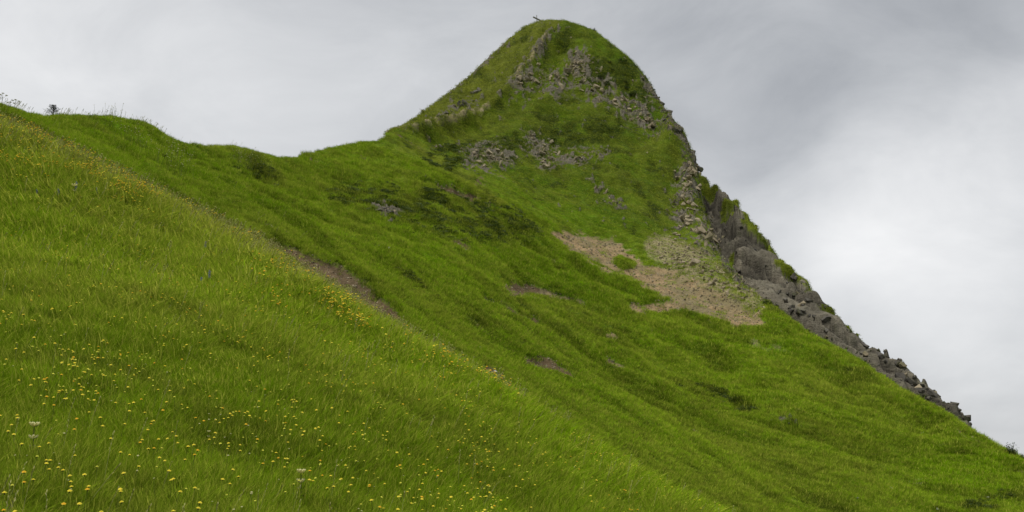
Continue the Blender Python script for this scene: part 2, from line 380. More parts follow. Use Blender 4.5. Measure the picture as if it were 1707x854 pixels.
ROCKS = [  # outcrops: strokes, number of single rocks, rock size in metres, label
    ([(862, 130, 12), (890, 128, 14), (920, 135, 17), (945, 120, 14), (965, 100, 14), (975, 130, 20), (1005, 158, 14)], 290, (0.4, 1.15), 'broad pale rock band high on the front of the peak'),
    ([(1025, 165, 9), (1045, 176, 14), (1062, 187, 17), (1088, 206, 14)], 120, (0.4, 1.15), 'pale rock patch beside the right skyline of the peak'),
    ([(790, 262, 13), (815, 262, 17), (838, 266, 13)], 120, (0.35, 1.0), 'grey rock outcrop low on the left of the peak'),
    ([(893, 245, 9), (910, 262, 13), (922, 270, 10)], 80, (0.4, 1.0), 'upright rock outcrop in the middle of the peak'),
    ([(950, 268, 8), (975, 262, 9), (1010, 258, 6)], 34, (0.3, 0.8), 'scattered pale slabs right of the middle outcrop'),
    ([(878, 222, 6), (890, 232, 7)], 18, (0.3, 0.8), 'small pale rocks above the middle outcrop'),
    ([(982, 302, 3), (1008, 322, 4), (1030, 344, 4)], 20, (0.3, 0.9), 'thin slanting line of pale slabs on the lower peak'),
    ([(1152, 262, 8), (1146, 310, 13), (1142, 345, 14), (1150, 375, 15), (1185, 402, 16)], 230, (0.4, 1.3), 'pale broken rock rib at the right edge of the peak'),
    ([(1078, 138, 4), (1098, 170, 6), (1122, 206, 6), (1144, 236, 7), (1160, 268, 8)], 70, (0.4, 1.2), 'dark jagged rocks down the right skyline of the peak'),
    ([(872, 103, 4), (893, 88, 5), (912, 60, 3), (930, 45, 3)], 34, (0.25, 0.7), 'pale stones along the ridge path under the summit'),
    ([(630, 340, 8), (652, 356, 7)], 22, (0.2, 0.5), 'small brown grey rocks in the dark heath'),
    ([(1290, 700, 5), (1332, 710, 4)], 16, (0.12, 0.35), 'dark low rocks poking from the grass at lower right'),  # a dark hole, its shade put into added dark rocks
    ([(740, 192, 4), (775, 172, 3), (800, 150, 2)], 26, (0.4, 1.0), 'dark rock streak on the left flank of the peak'),
    ([(1106, 420, 14), (1150, 440, 20), (1200, 468, 22), (1255, 498, 13)], 280, (0.25, 0.62), 'loose pale rubble below the broken rock rib'),
]
rock = np.zeros(Z.shape, np.float32)
for pts, n, s, lab in ROCKS[:-1]: rock = np.maximum(rock, 0.85 * stroke([(a_, b_, c_ * 1.4) for a_, b_, c_ in pts], 1.3, 1, 1.6))
for pts in ([(1070, 125, 4), (1085, 148, 8), (1100, 175, 10), (1122, 208, 9), (1142, 235, 11), (1160, 272, 13), (1168, 300, 13)], [(700, 188, 2), (760, 143, 3), (800, 110, 3), (850, 62, 2)], [(1172, 330, 10), (1190, 385, 14), (1215, 432, 14), (1245, 475, 9)]):
    rock = np.maximum(rock, stroke(pts, 0.9, 1))
scree = stroke([(1100, 415, 18), (1160, 445, 26), (1215, 475, 24), (1262, 505, 12)], 0.9, 1)
bits = fbm(XX / 1.1, YY / 1.1, 3, 91) + 0.5 * fbm(XX / 4, YY / 4, 2, 93)
rockraw = rock.copy()
ridge_u0 = np.interp(VV, [30, 55, 85, 115, 155, 178, 196, 212, 232], [944, 915, 890, 865, 830, 800, 760, 700, 632])
flank = (which == 1) * (DD > 150) * sstep(3, -3, UU - ridge_u0 + 0.5 * wob_u) * (VV < 236)
fleck = (which == 1) * (DD > 150) * (UU < ridge_u0) * (VV < 236) * sstep(0.12, 0.38, fbm(XX / 1.5, YY / 6, 4, 99)) * 0.8 + (which == 1) * (DD > 140) * sstep(0.26, 0.45, fbm(XX / 1.6, YY / 2.2, 4, 96)) * 0.75
rock = np.maximum(rock, fleck)
rock = np.clip(rock * 1.15 * sstep(-0.18, 0.14, bits + 0.2 * rock - 0.14), 0, 1)
tilt = np.interp(UU, [1165, 1200, 1250, 1310, 1345, 1400, 1470, 1540, 1616], [292, 315, 365, 440, 470, 531, 589, 640, 704])   # rows below the cliff's own skyline
veg = sstep(0.0, 0.25, fbm(XX / 6, YY / 6, 4, 95) - 0.22 + 0.5 * sstep(45, 8, VV - tilt) * sstep(118, 150, DD) - 0.22 * sstep(150, 110, DD))
rock = np.where(which == 2, 1 - 0.8 * veg, rock).astype(np.float32)
blocky = np.abs(fbm(XX / 1.3, YY / 1.3, 3, 97)) + 0.6 * np.abs(fbm(XX / 0.5, YY / 0.5, 2, 98))
Z = Z + rock * (which == 1) * (blocky * 1.5 - 0.25)
# dark heath, shade of fold hollows put into the colour, lush and dry tints
dark = np.where(which == 2, 0.7, 0.0).astype(np.float32)
for pts in ([(405, 277, 5), (440, 288, 8), (465, 297, 5)], [(560, 330, 10), (640, 335, 16), (720, 350, 24), (800, 365, 26), (870, 385, 16)], [(700, 318, 8), (780, 345, 10)], [(740, 255, 18), (850, 245, 16), (1020, 215, 14)], [(990, 120, 16), (1045, 125, 18), (1070, 150, 12)],
            [(1130, 640, 3), (1190, 655, 6), (1260, 690, 5)], [(1620, 845, 8), (1707, 832, 11)], [(1280, 500, 9), (1330, 525, 10), (1370, 548, 8)], [(650, 440, 3), (690, 470, 5), (720, 500, 3)]):
    dark = np.maximum(dark, stroke(pts, 1.1, 1, 1.3))
dark = dark * sstep(-0.25, 0.25, fbm(XX / 3, YY / 3, 3, 101) + 0.1)
heath0 = dark * (which == 1)
dark = np.clip(dark + 0.9 * (which == 1) * sstep(0.08, 0.4, fbm(XX / 5 + 7, YY / 5, 5, 103, 0.6)) * (0.55 + 0.45 * wp) + 0.55 * (which == 1) * sstep(0.05, 0.4, -folds2) * (1 - wp) + 0.45 * (which == 1) * sstep(0.1, 0.5, -folds) * (1 - wp) + 0.42 * flank * (0.6 + fbm(XX / 2, YY / 5, 3, 117)) + (which == 1) * wp * np.clip(0.42 + 0.5 * fbm(XX / 3, YY / 4, 4, 109), 0, 0.8) * (1 - 0.6 * flank) + 0.6 * (which == 0) * sstep(0.05, 0.4, fbm(XX / 3.2, YY / 2.4, 4, 105)) * sstep(60, 16, DD) + (which == 0) * 0.28 * sstep(30, 15, DD), 0, 1)  # besides heath, hillside fold hollows get their shade painted in
dry = 0.28 + 0.5 * fbm(XX / 18, YY / 9, 3, 111) + 0.45 * np.clip(folds2, -1, 1) * (which == 1)
crest_line = stroke([(0, 205, 26), (130, 255, 24), (270, 322, 20), (430, 402, 20), (540, 472, 18), (640, 532, 14), (760, 605, 8), (870, 670, 5), (1050, 784, 3)], 1.2, 0)
dry = dry + 0.55 * crest_line + 0.4 * stroke([(650, 235, 6), (700, 250, 8), (780, 300, 8), (830, 340, 5)], 1, 1)
ridge_u = np.interp(VV, [30, 55, 85, 115, 155, 178, 196, 212, 232], [944, 915, 890, 865, 830, 800, 760, 700, 632])
trail = stroke([(926, 47, 1), (912, 58, 2.4), (890, 85, 3), (865, 115, 3), (830, 155, 3), (800, 178, 3), (760, 196, 3), (700, 212, 2.5), (640, 229, 2)], 1.0, 1, 0.35)
scree = np.maximum(scree, 0.8 * trail * sstep(-0.3, 0.2, fbm(XX / 4, YY / 4, 3, 141)) * (DD > 150))
dry = dry + 0.8 * flank + 0.4 * trail + 0.34 * (which == 1) * sstep(140, 170, DD) * (0.5 + fbm(XX / 2.2, YY / 3.0, 3, 113))
dry = np.where(which == 2, 0.85, dry)
dry = np.clip(dry - 0.25 * sstep(34, 12, DD), 0, 1)
Z = Z + 0.9 * trail * (DD > 150) - 2.2 * stroke([(938, 74, 7), (920, 90, 13), (900, 112, 18), (866, 150, 20), (825, 190, 20), (780, 214, 14), (700, 228, 7)], 1.3, 1, 0.2) * (DD > 150)
lush = np.clip(0.5 - 0.35 * flank + 1.25 * fbm(XX / 11, YY / 9, 4, 121) + 0.3 * folds * (which == 1) + 0.25 * (which == 1) * (1 - wp), 0, 1)
lush = np.clip(lush + 0.4 * stroke([(330, 420, 40), (480, 500, 50), (640, 590, 55), (800, 670, 40), (1000, 780, 30)], 1.2, 0) + 0.25 * (which == 1) * np.clip(folds, -1, 1), 0, 1)
dark = dark * (1 - 0.5 * stroke([(330, 420, 40), (480, 500, 50), (640, 590, 55), (800, 670, 40), (1000, 780, 30)], 1.2, 0))
tall = np.clip(0.5 + 1.0 * fbm(XX / 2.4, YY / 2.4, 3, 131), 0, 1)
print('terrain', round(time.time() - T0, 1))

# ------------------------------------------------------------------ materials
def new_mat(name):
    m = bpy.data.materials.new(name); m.use_nodes = True
    nt = m.node_tree; nt.nodes.clear()
    return m, nt, nn(nt, 'ShaderNodeOutputMaterial')

GREENS = dict(deep=(0.034, 0.062, 0.003), mid=(0.061, 0.132, 0.0015), bright=(0.108, 0.212, 0.0015), dry=(0.185, 0.175, 0.030), heath=(0.024, 0.036, 0.005))

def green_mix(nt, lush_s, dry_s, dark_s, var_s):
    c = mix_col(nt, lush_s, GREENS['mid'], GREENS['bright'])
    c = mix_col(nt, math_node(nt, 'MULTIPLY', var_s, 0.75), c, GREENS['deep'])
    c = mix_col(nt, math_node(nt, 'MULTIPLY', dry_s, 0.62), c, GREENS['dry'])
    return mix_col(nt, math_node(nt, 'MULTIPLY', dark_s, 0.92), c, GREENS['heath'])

def ground_material():
    m, nt, out = new_mat('ground')
    L = nt.links.new
    b = nn(nt, 'ShaderNodeBsdfPrincipled', ins={'Roughness': 0.95}); b.inputs['Specular IOR Level'].default_value = 0.1
    L(b.outputs[0], out.inputs[0])
    A = {k: nn(nt, 'ShaderNodeAttribute', attribute_name=k).outputs['Fac'] for k in ('soil', 'rock', 'scree', 'dry', 'lush', 'dark', 'darkened', 'band')}
    geo = nn(nt, 'ShaderNodeNewGeometry'); P = geo.outputs['Position']
    def noise(sc, det=4, rough=0.55, dist=0.0):
        n = nn(nt, 'ShaderNodeTexNoise', ins={2: sc, 3: det, 4: rough, 8: dist}); L(P, n.inputs[0]); return n.outputs[0]
    fine, midn, big = noise(5.0, 5, 0.7), noise(1.1, 5, 0.65), noise(0.25, 4)
    var = ramp(nt, midn, [(0.35, 0.0), (0.7, 1.0)])
    g = green_mix(nt, A['lush'], A['dry'], A['dark'], var)
    soilc = mix_col(nt, ramp(nt, fine, [(0.3, 0.0), (0.72, 1.0)]), (0.17, 0.115, 0.055), (0.40, 0.30, 0.17))
    soilc = mix_col(nt, ramp(nt, midn, [(0.42, 0.0), (0.62, 1.0)]), soilc, (0.28, 0.20, 0.105))
    soilc = mix_col(nt, ramp(nt, big, [(0.42, 0.0), (0.60, 0.65)]), soilc, (0.15, 0.14, 0.07))
    soilc = mix_col(nt, math_node(nt, 'MULTIPLY', ramp(nt, midn, [(0.5, 0.0), (0.68, 1.0)]), 0.55), soilc, (0.105, 0.075, 0.04))
    soilc = mix_col(nt, math_node(nt, 'MULTIPLY', A['darkened'], 0.75), soilc, mix_col(nt, fine, (0.035, 0.022, 0.012), (0.13, 0.085, 0.05)))
    # rock: strata streaks, pale faces, dark joints, lichen
    mp = nn(nt, 'ShaderNodeMapping'); L(P, mp.inputs[0]); mp.inputs[2].default_value = (0.3, R(30), 0); mp.inputs[3].default_value = (0.7, 0.7, 1.5)
    sn = nn(nt, 'ShaderNodeTexNoise', ins={2: 1.0, 3: 6.0, 4: 0.65, 8: 0.6}); L(mp.outputs[0], sn.inputs[0])
    rc = mix_col(nt, ramp(nt, sn.outputs[0], [(0.33, 0.0), (0.66, 1.0)]), (0.036, 0.033, 0.026), (0.21, 0.188, 0.138))
    vo = nn(nt, 'ShaderNodeTexVoronoi', feature='DISTANCE_TO_EDGE', ins={2: 0.9}); 
    wv = nn(nt, 'ShaderNodeVectorMath', operation='MULTIPLY_ADD'); dn = nn(nt, 'ShaderNodeTexNoise', ins={2: 1.5, 3: 3.0}); L(mp.outputs[0], dn.inputs[0]); L(dn.outputs[1], wv.inputs[0]); wv.inputs[1].default_value = (0.9,) * 3; L(mp.outputs[0], wv.inputs[2]); L(wv.outputs[0], vo.inputs[0])
    crack = ramp(nt, vo.outputs[0], [(0.0, 1.0), (0.09, 0.0)])
    rc = mix_col(nt, math_node(nt, 'MULTIPLY', crack, 0.85), rc, (0.030, 0.026, 0.020))
    rc = mix_col(nt, math_node(nt, 'MULTIPLY', ramp(nt, big, [(0.5, 0.0), (0.65, 1.0)]), 0.45), rc, (0.17, 0.125, 0.085))
    rc = mix_col(nt, math_node(nt, 'MULTIPLY', ramp(nt, midn, [(0.56, 0.0), (0.66, 1.0)]), 0.7), rc, (0.06, 0.075, 0.02))
    rc = mix_col(nt, 0.7, rc, mix_col(nt, A['band'], (0.026, 0.024, 0.019), (0.235, 0.212, 0.158)))
    rc = mix_col(nt, math_node(nt, 'MULTIPLY', A['darkened'], 0.65), rc, (0.028, 0.025, 0.020))
    screec = mix_col(nt, ramp(nt, fine, [(0.38, 0.0), (0.62, 1.0)]), (0.15, 0.112, 0.06), (0.40, 0.33, 0.21))
    edge = math_node(nt, 'MULTIPLY', math_node(nt, 'SUBTRACT', fine, 0.5), 1.3)
    def sharp(x, lo=0.35, hi=0.65):
        return ramp(nt, math_node(nt, 'ADD', x, math_node(nt, 'MULTIPLY', edge, math_node(nt, 'MULTIPLY', x, math_node(nt, 'SUBTRACT', 2.2, math_node(nt, 'MULTIPLY', x, 2.0))))), [(lo, 0.0), (hi, 1.0)])
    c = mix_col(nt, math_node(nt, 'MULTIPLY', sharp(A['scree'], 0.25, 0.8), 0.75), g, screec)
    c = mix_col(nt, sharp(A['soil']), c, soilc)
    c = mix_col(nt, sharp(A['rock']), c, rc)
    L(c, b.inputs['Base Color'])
    hgt = math_node(nt, 'ADD', math_node(nt, 'MULTIPLY', fine, 0.35), math_node(nt, 'ADD', midn, math_node(nt, 'MULTIPLY', math_node(nt, 'MULTIPLY', sn.outputs[0], A['rock']), 2.0)))
    bp = nn(nt, 'ShaderNodeBump', ins={0: 0.8, 1: 0.35}); L(hgt, bp.inputs['Height']); L(bp.outputs[0], b.inputs['Normal'])
    return m

def blade_material(name='grass_blade', bend=0.62, transl=0.36, seed=False):
    m, nt, out = new_mat(name); L = nt.links.new
    A = {k: nn(nt, 'ShaderNodeAttribute', attribute_name=k, attribute_type='INSTANCER').outputs['Fac'] for k in ('dry', 'lush', 'dark')}
    oi = nn(nt, 'ShaderNodeObjectInfo'); bv = nn(nt, 'ShaderNodeAttribute', attribute_name='blade').outputs['Fac']; h = nn(nt, 'ShaderNodeAttribute', attribute_name='height').outputs['Fac']
    var = math_node(nt, 'ADD', math_node(nt, 'MULTIPLY', oi.outputs['Random'], 0.45), math_node(nt, 'MULTIPLY', ramp(nt, bv, [(0.2, 0.0), (0.85, 1.0)]), 0.75))
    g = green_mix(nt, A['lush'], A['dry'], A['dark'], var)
    g = mix_col(nt, math_node(nt, 'MULTIPLY', ramp(nt, bv, [(0.84, 0.0), (0.88, 1.0)]), 0.75), g, (0.27, 0.27, 0.045))
    g = mix_col(nt, math_node(nt, 'MULTIPLY', h, 0.25), g, (0.20, 0.25, 0.008))
    geo = nn(nt, 'ShaderNodeNewGeometry')
    mx = nn(nt, 'ShaderNodeMix', data_type='VECTOR'); mx.inputs[0].default_value = bend
    L(geo.outputs['Normal'], mx.inputs[4]); L(nn(nt, 'ShaderNodeAttribute', attribute_name='ground', attribute_type='INSTANCER').outputs['Vector'], mx.inputs[5])
    nz = nn(nt, 'ShaderNodeVectorMath', operation='NORMALIZE'); L(mx.outputs[1], nz.inputs[0])
    gain = nn(nt, 'ShaderNodeVectorMath', operation='SCALE'); L(g, gain.inputs[0]); gain.inputs['Scale'].default_value = 2.25; g = gain.outputs[0]   # a leaf reflects AND transmits
    d = nn(nt, 'ShaderNodeBsdfDiffuse'); tr = nn(nt, 'ShaderNodeBsdfTranslucent'); ms = nn(nt, 'ShaderNodeMixShader', ins={0: transl})
    for n in (d, tr): L(g, n.inputs[0])
    L(nz.outputs[0], d.inputs['Normal'])
    L(d.outputs[0], ms.inputs[1]); L(tr.outputs[0], ms.inputs[2]); L(ms.outputs[0], out.inputs[0])
    return m

def plain(name, c1, c2=None, scale=8.0, rough=0.8, transl=0.0, per_object=0.0):
    m, nt, out = new_mat(name); L = nt.links.new
    b = nn(nt, 'ShaderNodeBsdfPrincipled', ins={'Roughness': rough}); b.inputs['Specular IOR Level'].default_value = 0.2
    tcn = nn(nt, 'ShaderNodeTexCoord'); n = nn(nt, 'ShaderNodeTexNoise', ins={2: scale, 3: 4.0, 4: 0.6}); L(tcn.outputs['Object'], n.inputs[0])
    c = mix_col(nt, ramp(nt, n.outputs[0], [(0.35, 0.0), (0.65, 1.0)]), c1, c2 or tuple(x * 0.7 for x in c1))
    if per_object:
        oi = nn(nt, 'ShaderNodeObjectInfo')
        c = mix_col(nt, math_node(nt, 'MULTIPLY', oi.outputs['Random'], per_object), c, tuple(x * 0.45 for x in (c2 or c1)))
    L(c, b.inputs['Base Color'])
    if transl:
        t = nn(nt, 'ShaderNodeBsdfTranslucent'); L(c, t.inputs[0]); ms = nn(nt, 'ShaderNodeMixShader', ins={0: transl}); L(b.outputs[0], ms.inputs[1]); L(t.outputs[0], ms.inputs[2]); L(ms.outputs[0], out.inputs[0])
    else: L(b.outputs[0], out.inputs[0])
    return m

def rock_material(name='weathered_rock', pale=(0.34, 0.31, 0.27), darkc=(0.12, 0.11, 0.098)):
    m, nt, out = new_mat(name); L = nt.links.new
    b = nn(nt, 'ShaderNodeBsdfPrincipled', ins={'Roughness': 0.9}); b.inputs['Specular IOR Level'].default_value = 0.2; L(b.outputs[0], out.inputs[0])
    geo = nn(nt, 'ShaderNodeNewGeometry'); oi = nn(nt, 'ShaderNodeObjectInfo')
    n = nn(nt, 'ShaderNodeTexNoise', ins={2: 2.2, 3: 6.0, 4: 0.7}); L(geo.outputs['Position'], n.inputs[0])
    c = mix_col(nt, ramp(nt, n.outputs[0], [(0.3, 0.0), (0.7, 1.0)]), darkc, pale)
    c = mix_col(nt, math_node(nt, 'MULTIPLY', oi.outputs['Random'], 0.75), c, darkc)
    n2 = nn(nt, 'ShaderNodeTexNoise', ins={2: 0.9, 3: 4.0}); L(geo.outputs['Position'], n2.inputs[0])
    c = mix_col(nt, math_node(nt, 'MULTIPLY', ramp(nt, n2.outputs[0], [(0.52, 0.0), (0.62, 1.0)]), 0.5), c, (0.10, 0.105, 0.04))
    L(c, b.inputs['Base Color'])
    bp = nn(nt, 'ShaderNodeBump', ins={0: 0.7, 1: 0.1}); L(n.outputs[0], bp.inputs['Height']); L(bp.outputs[0], b.inputs['Normal'])
    return m

M_GROUND = ground_material()
M_BLADE = blade_material()
M_ROCK = rock_material('weathered_rock', (0.45, 0.375, 0.25), (0.125, 0.102, 0.064))
M_ROCKD = rock_material('dark_rock', (0.18, 0.166, 0.136), (0.062, 0.055, 0.047))

# ------------------------------------------------------------------ split the sheet into the pieces of the setting
vid = np.arange(NR * NA).reshape(NR, NA)
quads = np.stack([vid[:-1, :-1], vid[:-1, 1:], vid[1:, 1:], vid[1:, :-1]], -1).reshape(-1, 4)
V = np.stack([XX, YY, Z], -1).reshape(-1, 3)
wq = which[:-1, :-1].ravel(); sq = soil_id[:-1, :-1].ravel(); dq = DD[:-1, :-1].ravel()
# the line where hillside turns into the steep peak (further away to the left)
foot = np.interp(AA[:-1, :-1].ravel(), [-0.20, -0.12, 0.0, 0.08, 0.16, 0.22], [153, 153, 140, 135, 142, 132])
cls = np.where(wq == 0, 0, np.where(wq == 2, 3, np.where((dq > foot) & (wq == 1), 2, 1)))
cls = np.where((sq >= 0) & (wq == 1), 10 + sq, cls)
darkened = np.where(which == 2, np.clip(hollow + 0.75 * sstep(-0.25, 0.3, fbm(XX / 5, YY / 5, 4, 119)) * sstep(118, 145, DD) + 0.3 * sstep(0.0, 0.3, fbm(XX / 3, YY / 3, 3, 129)), 0, 1), darkened).astype(np.float32)  # cliff rock darkened throughout the hollow and in patches elsewhere
ATT = dict(band=band, darkened=darkened, soil=soil, rock=rock, scree=scree, dry=dry, lush=lush, dark=dark)
def ground_piece(name, code, label):
    f = quads[cls == code]
    if len(f) == 0: return None
    used, inv = np.unique(f, return_inverse=True)
    me = mesh_np(name, V[used], inv.reshape(-1, 4), M_GROUND)
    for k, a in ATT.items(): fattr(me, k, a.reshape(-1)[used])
    o = bpy.data.objects.new(name, me); COL.objects.link(o)
    return tag(o, label, kind='structure')
ground_piece('meadow', 0, 'steep green meadow in the foreground dotted with yellow flowers')
ground_piece('hillside', 1, 'grassy hillside behind the flowery crest, folded by soil creep')
ground_piece('peak', 2, 'steep pyramid peak of grass and rock')
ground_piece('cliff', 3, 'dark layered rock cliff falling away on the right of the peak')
for i, s in enumerate(SOILS): ground_piece('gravel_slide' if 'gravel' in s[2] else 'soil_scar', 10 + i, s[2])
# the valley floor far below, out to the horizon
def valley():
    ang = np.linspace(0, 2 * math.pi, 97)[:-1]; rr = np.geomspace(20, 9000, 40)
    g, r = np.meshgrid(ang, rr); x = r * np.cos(g); y = r * np.sin(g) + 60
    z = -60 - 90 * sstep(40, 1500, r) + 10 * fbm(x / 300, y / 300, 3, 7) * sstep(60, 400, r)
    n, m = g.shape; i = np.arange(n * m).reshape(n, m); j = np.roll(i, -1, 1)
    q = np.stack([i[:-1], j[:-1], j[1:], i[1:]], -1).reshape(-1, 4)
    me = mesh_np('valley', np.stack([x, y, z], -1).reshape(-1, 3), q, M_GROUND)
    for k in ATT: fattr(me, k, np.full(n * m, {'lush': 0.5, 'dry': 0.3, 'band': 0.5}.get(k, 0.0)))
    o = bpy.data.objects.new('valley', me); COL.objects.link(o); tag(o, 'green valley floor far below the mountain', kind='structure')
valley()
print('ground', round(time.time() - T0, 1))

# ------------------------------------------------------------------ reading the ground: pixel -> point
TT = Z / DD
def hit(u, v, h=0.0, dmin=9.0, dmax=240.0):
    """first ground point (plus h metres of height) on the ray through a photo pixel; returns base point"""
    a, t = at(u, v)
    c0 = int(np.clip(np.searchsorted(A1, a) - 1, 0, NA - 2)); f = (a - A1[c0]) / (A1[c0 + 1] - A1[c0])
    prof = Z[:, c0] * (1 - f) + Z[:, c0 + 1] * f
    ok = np.where(((prof + h) / rows >= t) & (rows >= dmin) & (rows <= dmax))[0]
    if len(ok) == 0:                   # the ray just misses: take the crest nearest below it
        k = int(np.where((rows >= dmin) & (rows <= dmax), (prof + h) / rows, -9).argmax()); return Vector((a * rows[k], rows[k], prof[k]))
    k = ok[0]
    if k == 0: return Vector((a * rows[0], rows[0], prof[0]))
    e0 = (prof[k - 1] + h) / rows[k - 1] - t; e1 = (prof[k] + h) / rows[k] - t
    s = 0.0 if e1 == e0 else np.clip(-e0 / (e1 - e0), 0, 1)
    return Vector((a * (rows[k - 1] + s * (rows[k] - rows[k - 1])), rows[k - 1] + s * (rows[k] - rows[k - 1]), prof[k - 1] + s * (prof[k] - prof[k - 1])))

# normals and visible measure of each cell
P3 = np.stack([XX, YY, Z], -1)
d1 = P3[1:, :-1] - P3[:-1, :-1]; d2 = P3[:-1, 1:] - P3[:-1, :-1]
cr = np.cross(d2, d1); area = np.linalg.norm(cr, axis=2); nrm = cr / np.maximum(area[..., None], 1e-9)
runmax = np.maximum.accumulate(TT, axis=0)
vis = (TT[:-1, :-1] + 0.45 / DD[:-1, :-1] >= runmax[:-1, :-1] - 1e-4)
facing = -(nrm * P3[:-1, :-1]).sum(2) / np.linalg.norm(P3[:-1, :-1], axis=2)

def sample(weight, n):
    w = weight.ravel().astype(np.float64); cs = np.cumsum(w); tot = cs[-1]
    q = np.searchsorted(cs, rng.random(n) * tot); q = np.clip(q, 0, len(w) - 1)
    r, c = np.divmod(q, NA - 1); fr, fc = rng.random(n), rng.random(n)
    p = P3[r, c] * ((1 - fr) * (1 - fc))[:, None] + P3[r + 1, c] * (fr * (1 - fc))[:, None] + P3[r, c + 1] * ((1 - fr) * fc)[:, None] + P3[r + 1, c + 1] * (fr * fc)[:, None]
    return p, r, c

# ------------------------------------------------------------------ scattered cover ("stuff"): points that carry instances
def scatter(name, pts, rot, scl, extra, coll, label, kind='stuff'):
    me = bpy.data.meshes.new(name); n = len(pts)
    me.vertices.add(n); me.vertices.foreach_set('co', np.ascontiguousarray(pts, dtype=np.float32).ravel())
    for nm, dat in (('rot', rot), ('scl', scl)):
        a = me.attributes.new(nm, 'FLOAT_VECTOR', 'POINT'); a.data.foreach_set('vector', np.ascontiguousarray(dat, dtype=np.float32).ravel())
    for k, d in extra.items():
        if np.ndim(d) == 2: me.attributes.new(k, 'FLOAT_VECTOR', 'POINT').data.foreach_set('vector', np.ascontiguousarray(d, dtype=np.float32).ravel())
        else: fattr(me, k, d)
    nobj = len(coll.objects)
    a = me.attributes.new('pick', 'INT', 'POINT'); a.data.foreach_set('value', rng.integers(0, nobj, n).astype(np.int32))
    o = bpy.data.objects.new(name, me); COL.objects.link(o)
    ng = bpy.data.node_groups.new(name + '_scatter', 'GeometryNodeTree')
    ng.interface.new_socket('Geometry', in_out='INPUT', socket_type='NodeSocketGeometry'); ng.interface.new_socket('Geometry', in_out='OUTPUT', socket_type='NodeSocketGeometry')
    gi, go = ng.nodes.new('NodeGroupInput'), ng.nodes.new('NodeGroupOutput')
    ip = ng.nodes.new('GeometryNodeInstanceOnPoints'); ci = ng.nodes.new('GeometryNodeCollectionInfo'); ci.inputs[0].default_value = coll; ci.inputs[1].default_value = True; ci.inputs[2].default_value = True
    def na(nm, t):
        x = ng.nodes.new('GeometryNodeInputNamedAttribute'); x.data_type = t; x.inputs[0].default_value = nm; return x.outputs[0]
    e2r = ng.nodes.new('FunctionNodeEulerToRotation'); L = ng.links.new
    L(na('rot', 'FLOAT_VECTOR'), e2r.inputs[0]); L(e2r.outputs[0], ip.inputs['Rotation']); L(na('scl', 'FLOAT_VECTOR'), ip.inputs['Scale']); L(na('pick', 'INT'), ip.inputs['Instance Index'])
    ip.inputs['Pick Instance'].default_value = True
    L(ci.outputs[0], ip.inputs['Instance']); L(gi.outputs[0], ip.inputs['Points']); L(ip.outputs[0], go.inputs[0])
    md = o.modifiers.new('scatter', 'NODES'); md.node_group = ng
    return tag(o, label, kind=kind)

def tuft_mesh(name, nb, h, spread, w, lean, mat, droop=0.25, segs=3):
    vs, fs3, bl, ht = [], [], [], []
    for i in range(nb):
        a = random.uniform(0, 6.283); r = spread * math.sqrt(random.random()); bx, by = r * math.cos(a), r * math.sin(a)
        hh = h * random.uniform(0.55, 1.15); la = a + random.uniform(-0.9, 0.9); le = hh * random.uniform(0.1, lean)
        yaw = random.uniform(0, 6.283); wx, wy = math.cos(yaw) * w * random.uniform(0.6, 1.2), math.sin(yaw) * w
        b0 = random.random(); k0 = len(vs)
        for s in range(segs):
            t = s / segs; ww = (1 - 0.55 * t) * 0.5
            px = bx + math.cos(la) * le * t ** 1.7; py = by + math.sin(la) * le * t ** 1.7; pz = hh * (t - droop * t * t * 0.4) - (0.04 if s == 0 else 0)
            vs += [(px - wx * ww, py - wy * ww, pz), (px + wx * ww, py + wy * ww, pz)]; bl += [b0] * 2; ht += [t] * 2
        vs.append((bx + math.cos(la) * le, by + math.sin(la) * le, hh * (1 - droop * 0.4))); bl.append(b0); ht.append(1.0)
        for s in range(segs - 1):
            q = k0 + 2 * s; fs3 += [(q, q + 1, q + 3), (q, q + 3, q + 2)]
        q = k0 + 2 * (segs - 1); fs3.append((q, q + 1, q + 2))
    me = mesh_np(name, np.array(vs), np.array(fs3), mat)
    fattr(me, 'blade', bl); fattr(me, 'height', ht)
    return me

def source(name, meshes):
    c = bpy.data.collections.new(name)
    for m in meshes: c.objects.link(bpy.data.objects.new(name, m))
    return c

near_src = source('grass_tuft', [tuft_mesh('grass_tuft', 34, 0.30, 0.13, 0.0062, 0.75, M_BLADE) for _ in range(6)] + [tuft_mesh('grass_tuft', 12, 0.27, 0.12, 0.017, 1.1, M_BLADE, segs=4) for _ in range(2)])
mid_src = source('hill_tuft', [tuft_mesh('hill_tuft', 36, 0.19, 0.30, 0.018, 1.1, M_BLADE, segs=2) for _ in range(6)])
far_src = source('peak_tuft', [tuft_mesh('peak_tuft', 34, 0.09, 0.46, 0.030, 1.6, M_BLADE, segs=2) for _ in range(6)])

bare = np.clip(np.maximum(np.maximum((0.985 - 0.16 * sstep(0.05, 0.3, fbm(XX / 1.8, YY / 2.6, 3, 293))) * sstep(0.3, 0.55, soil), sstep(0.3, 0.6, rock)), np.maximum(0.75 * scree, 0.35 * rockraw)), 0, 1)[:-1, :-1]
DQ = DD[:-1, :-1]; W2 = which[:-1, :-1]
screen = area / DQ ** 2 * np.clip(facing, 0.22, 1) * np.where(np.abs(AA[:-1, :-1]) > 0.62, 0.25, 1)
keep = np.where(vis, 1.0, 0.12) * (1 - bare)

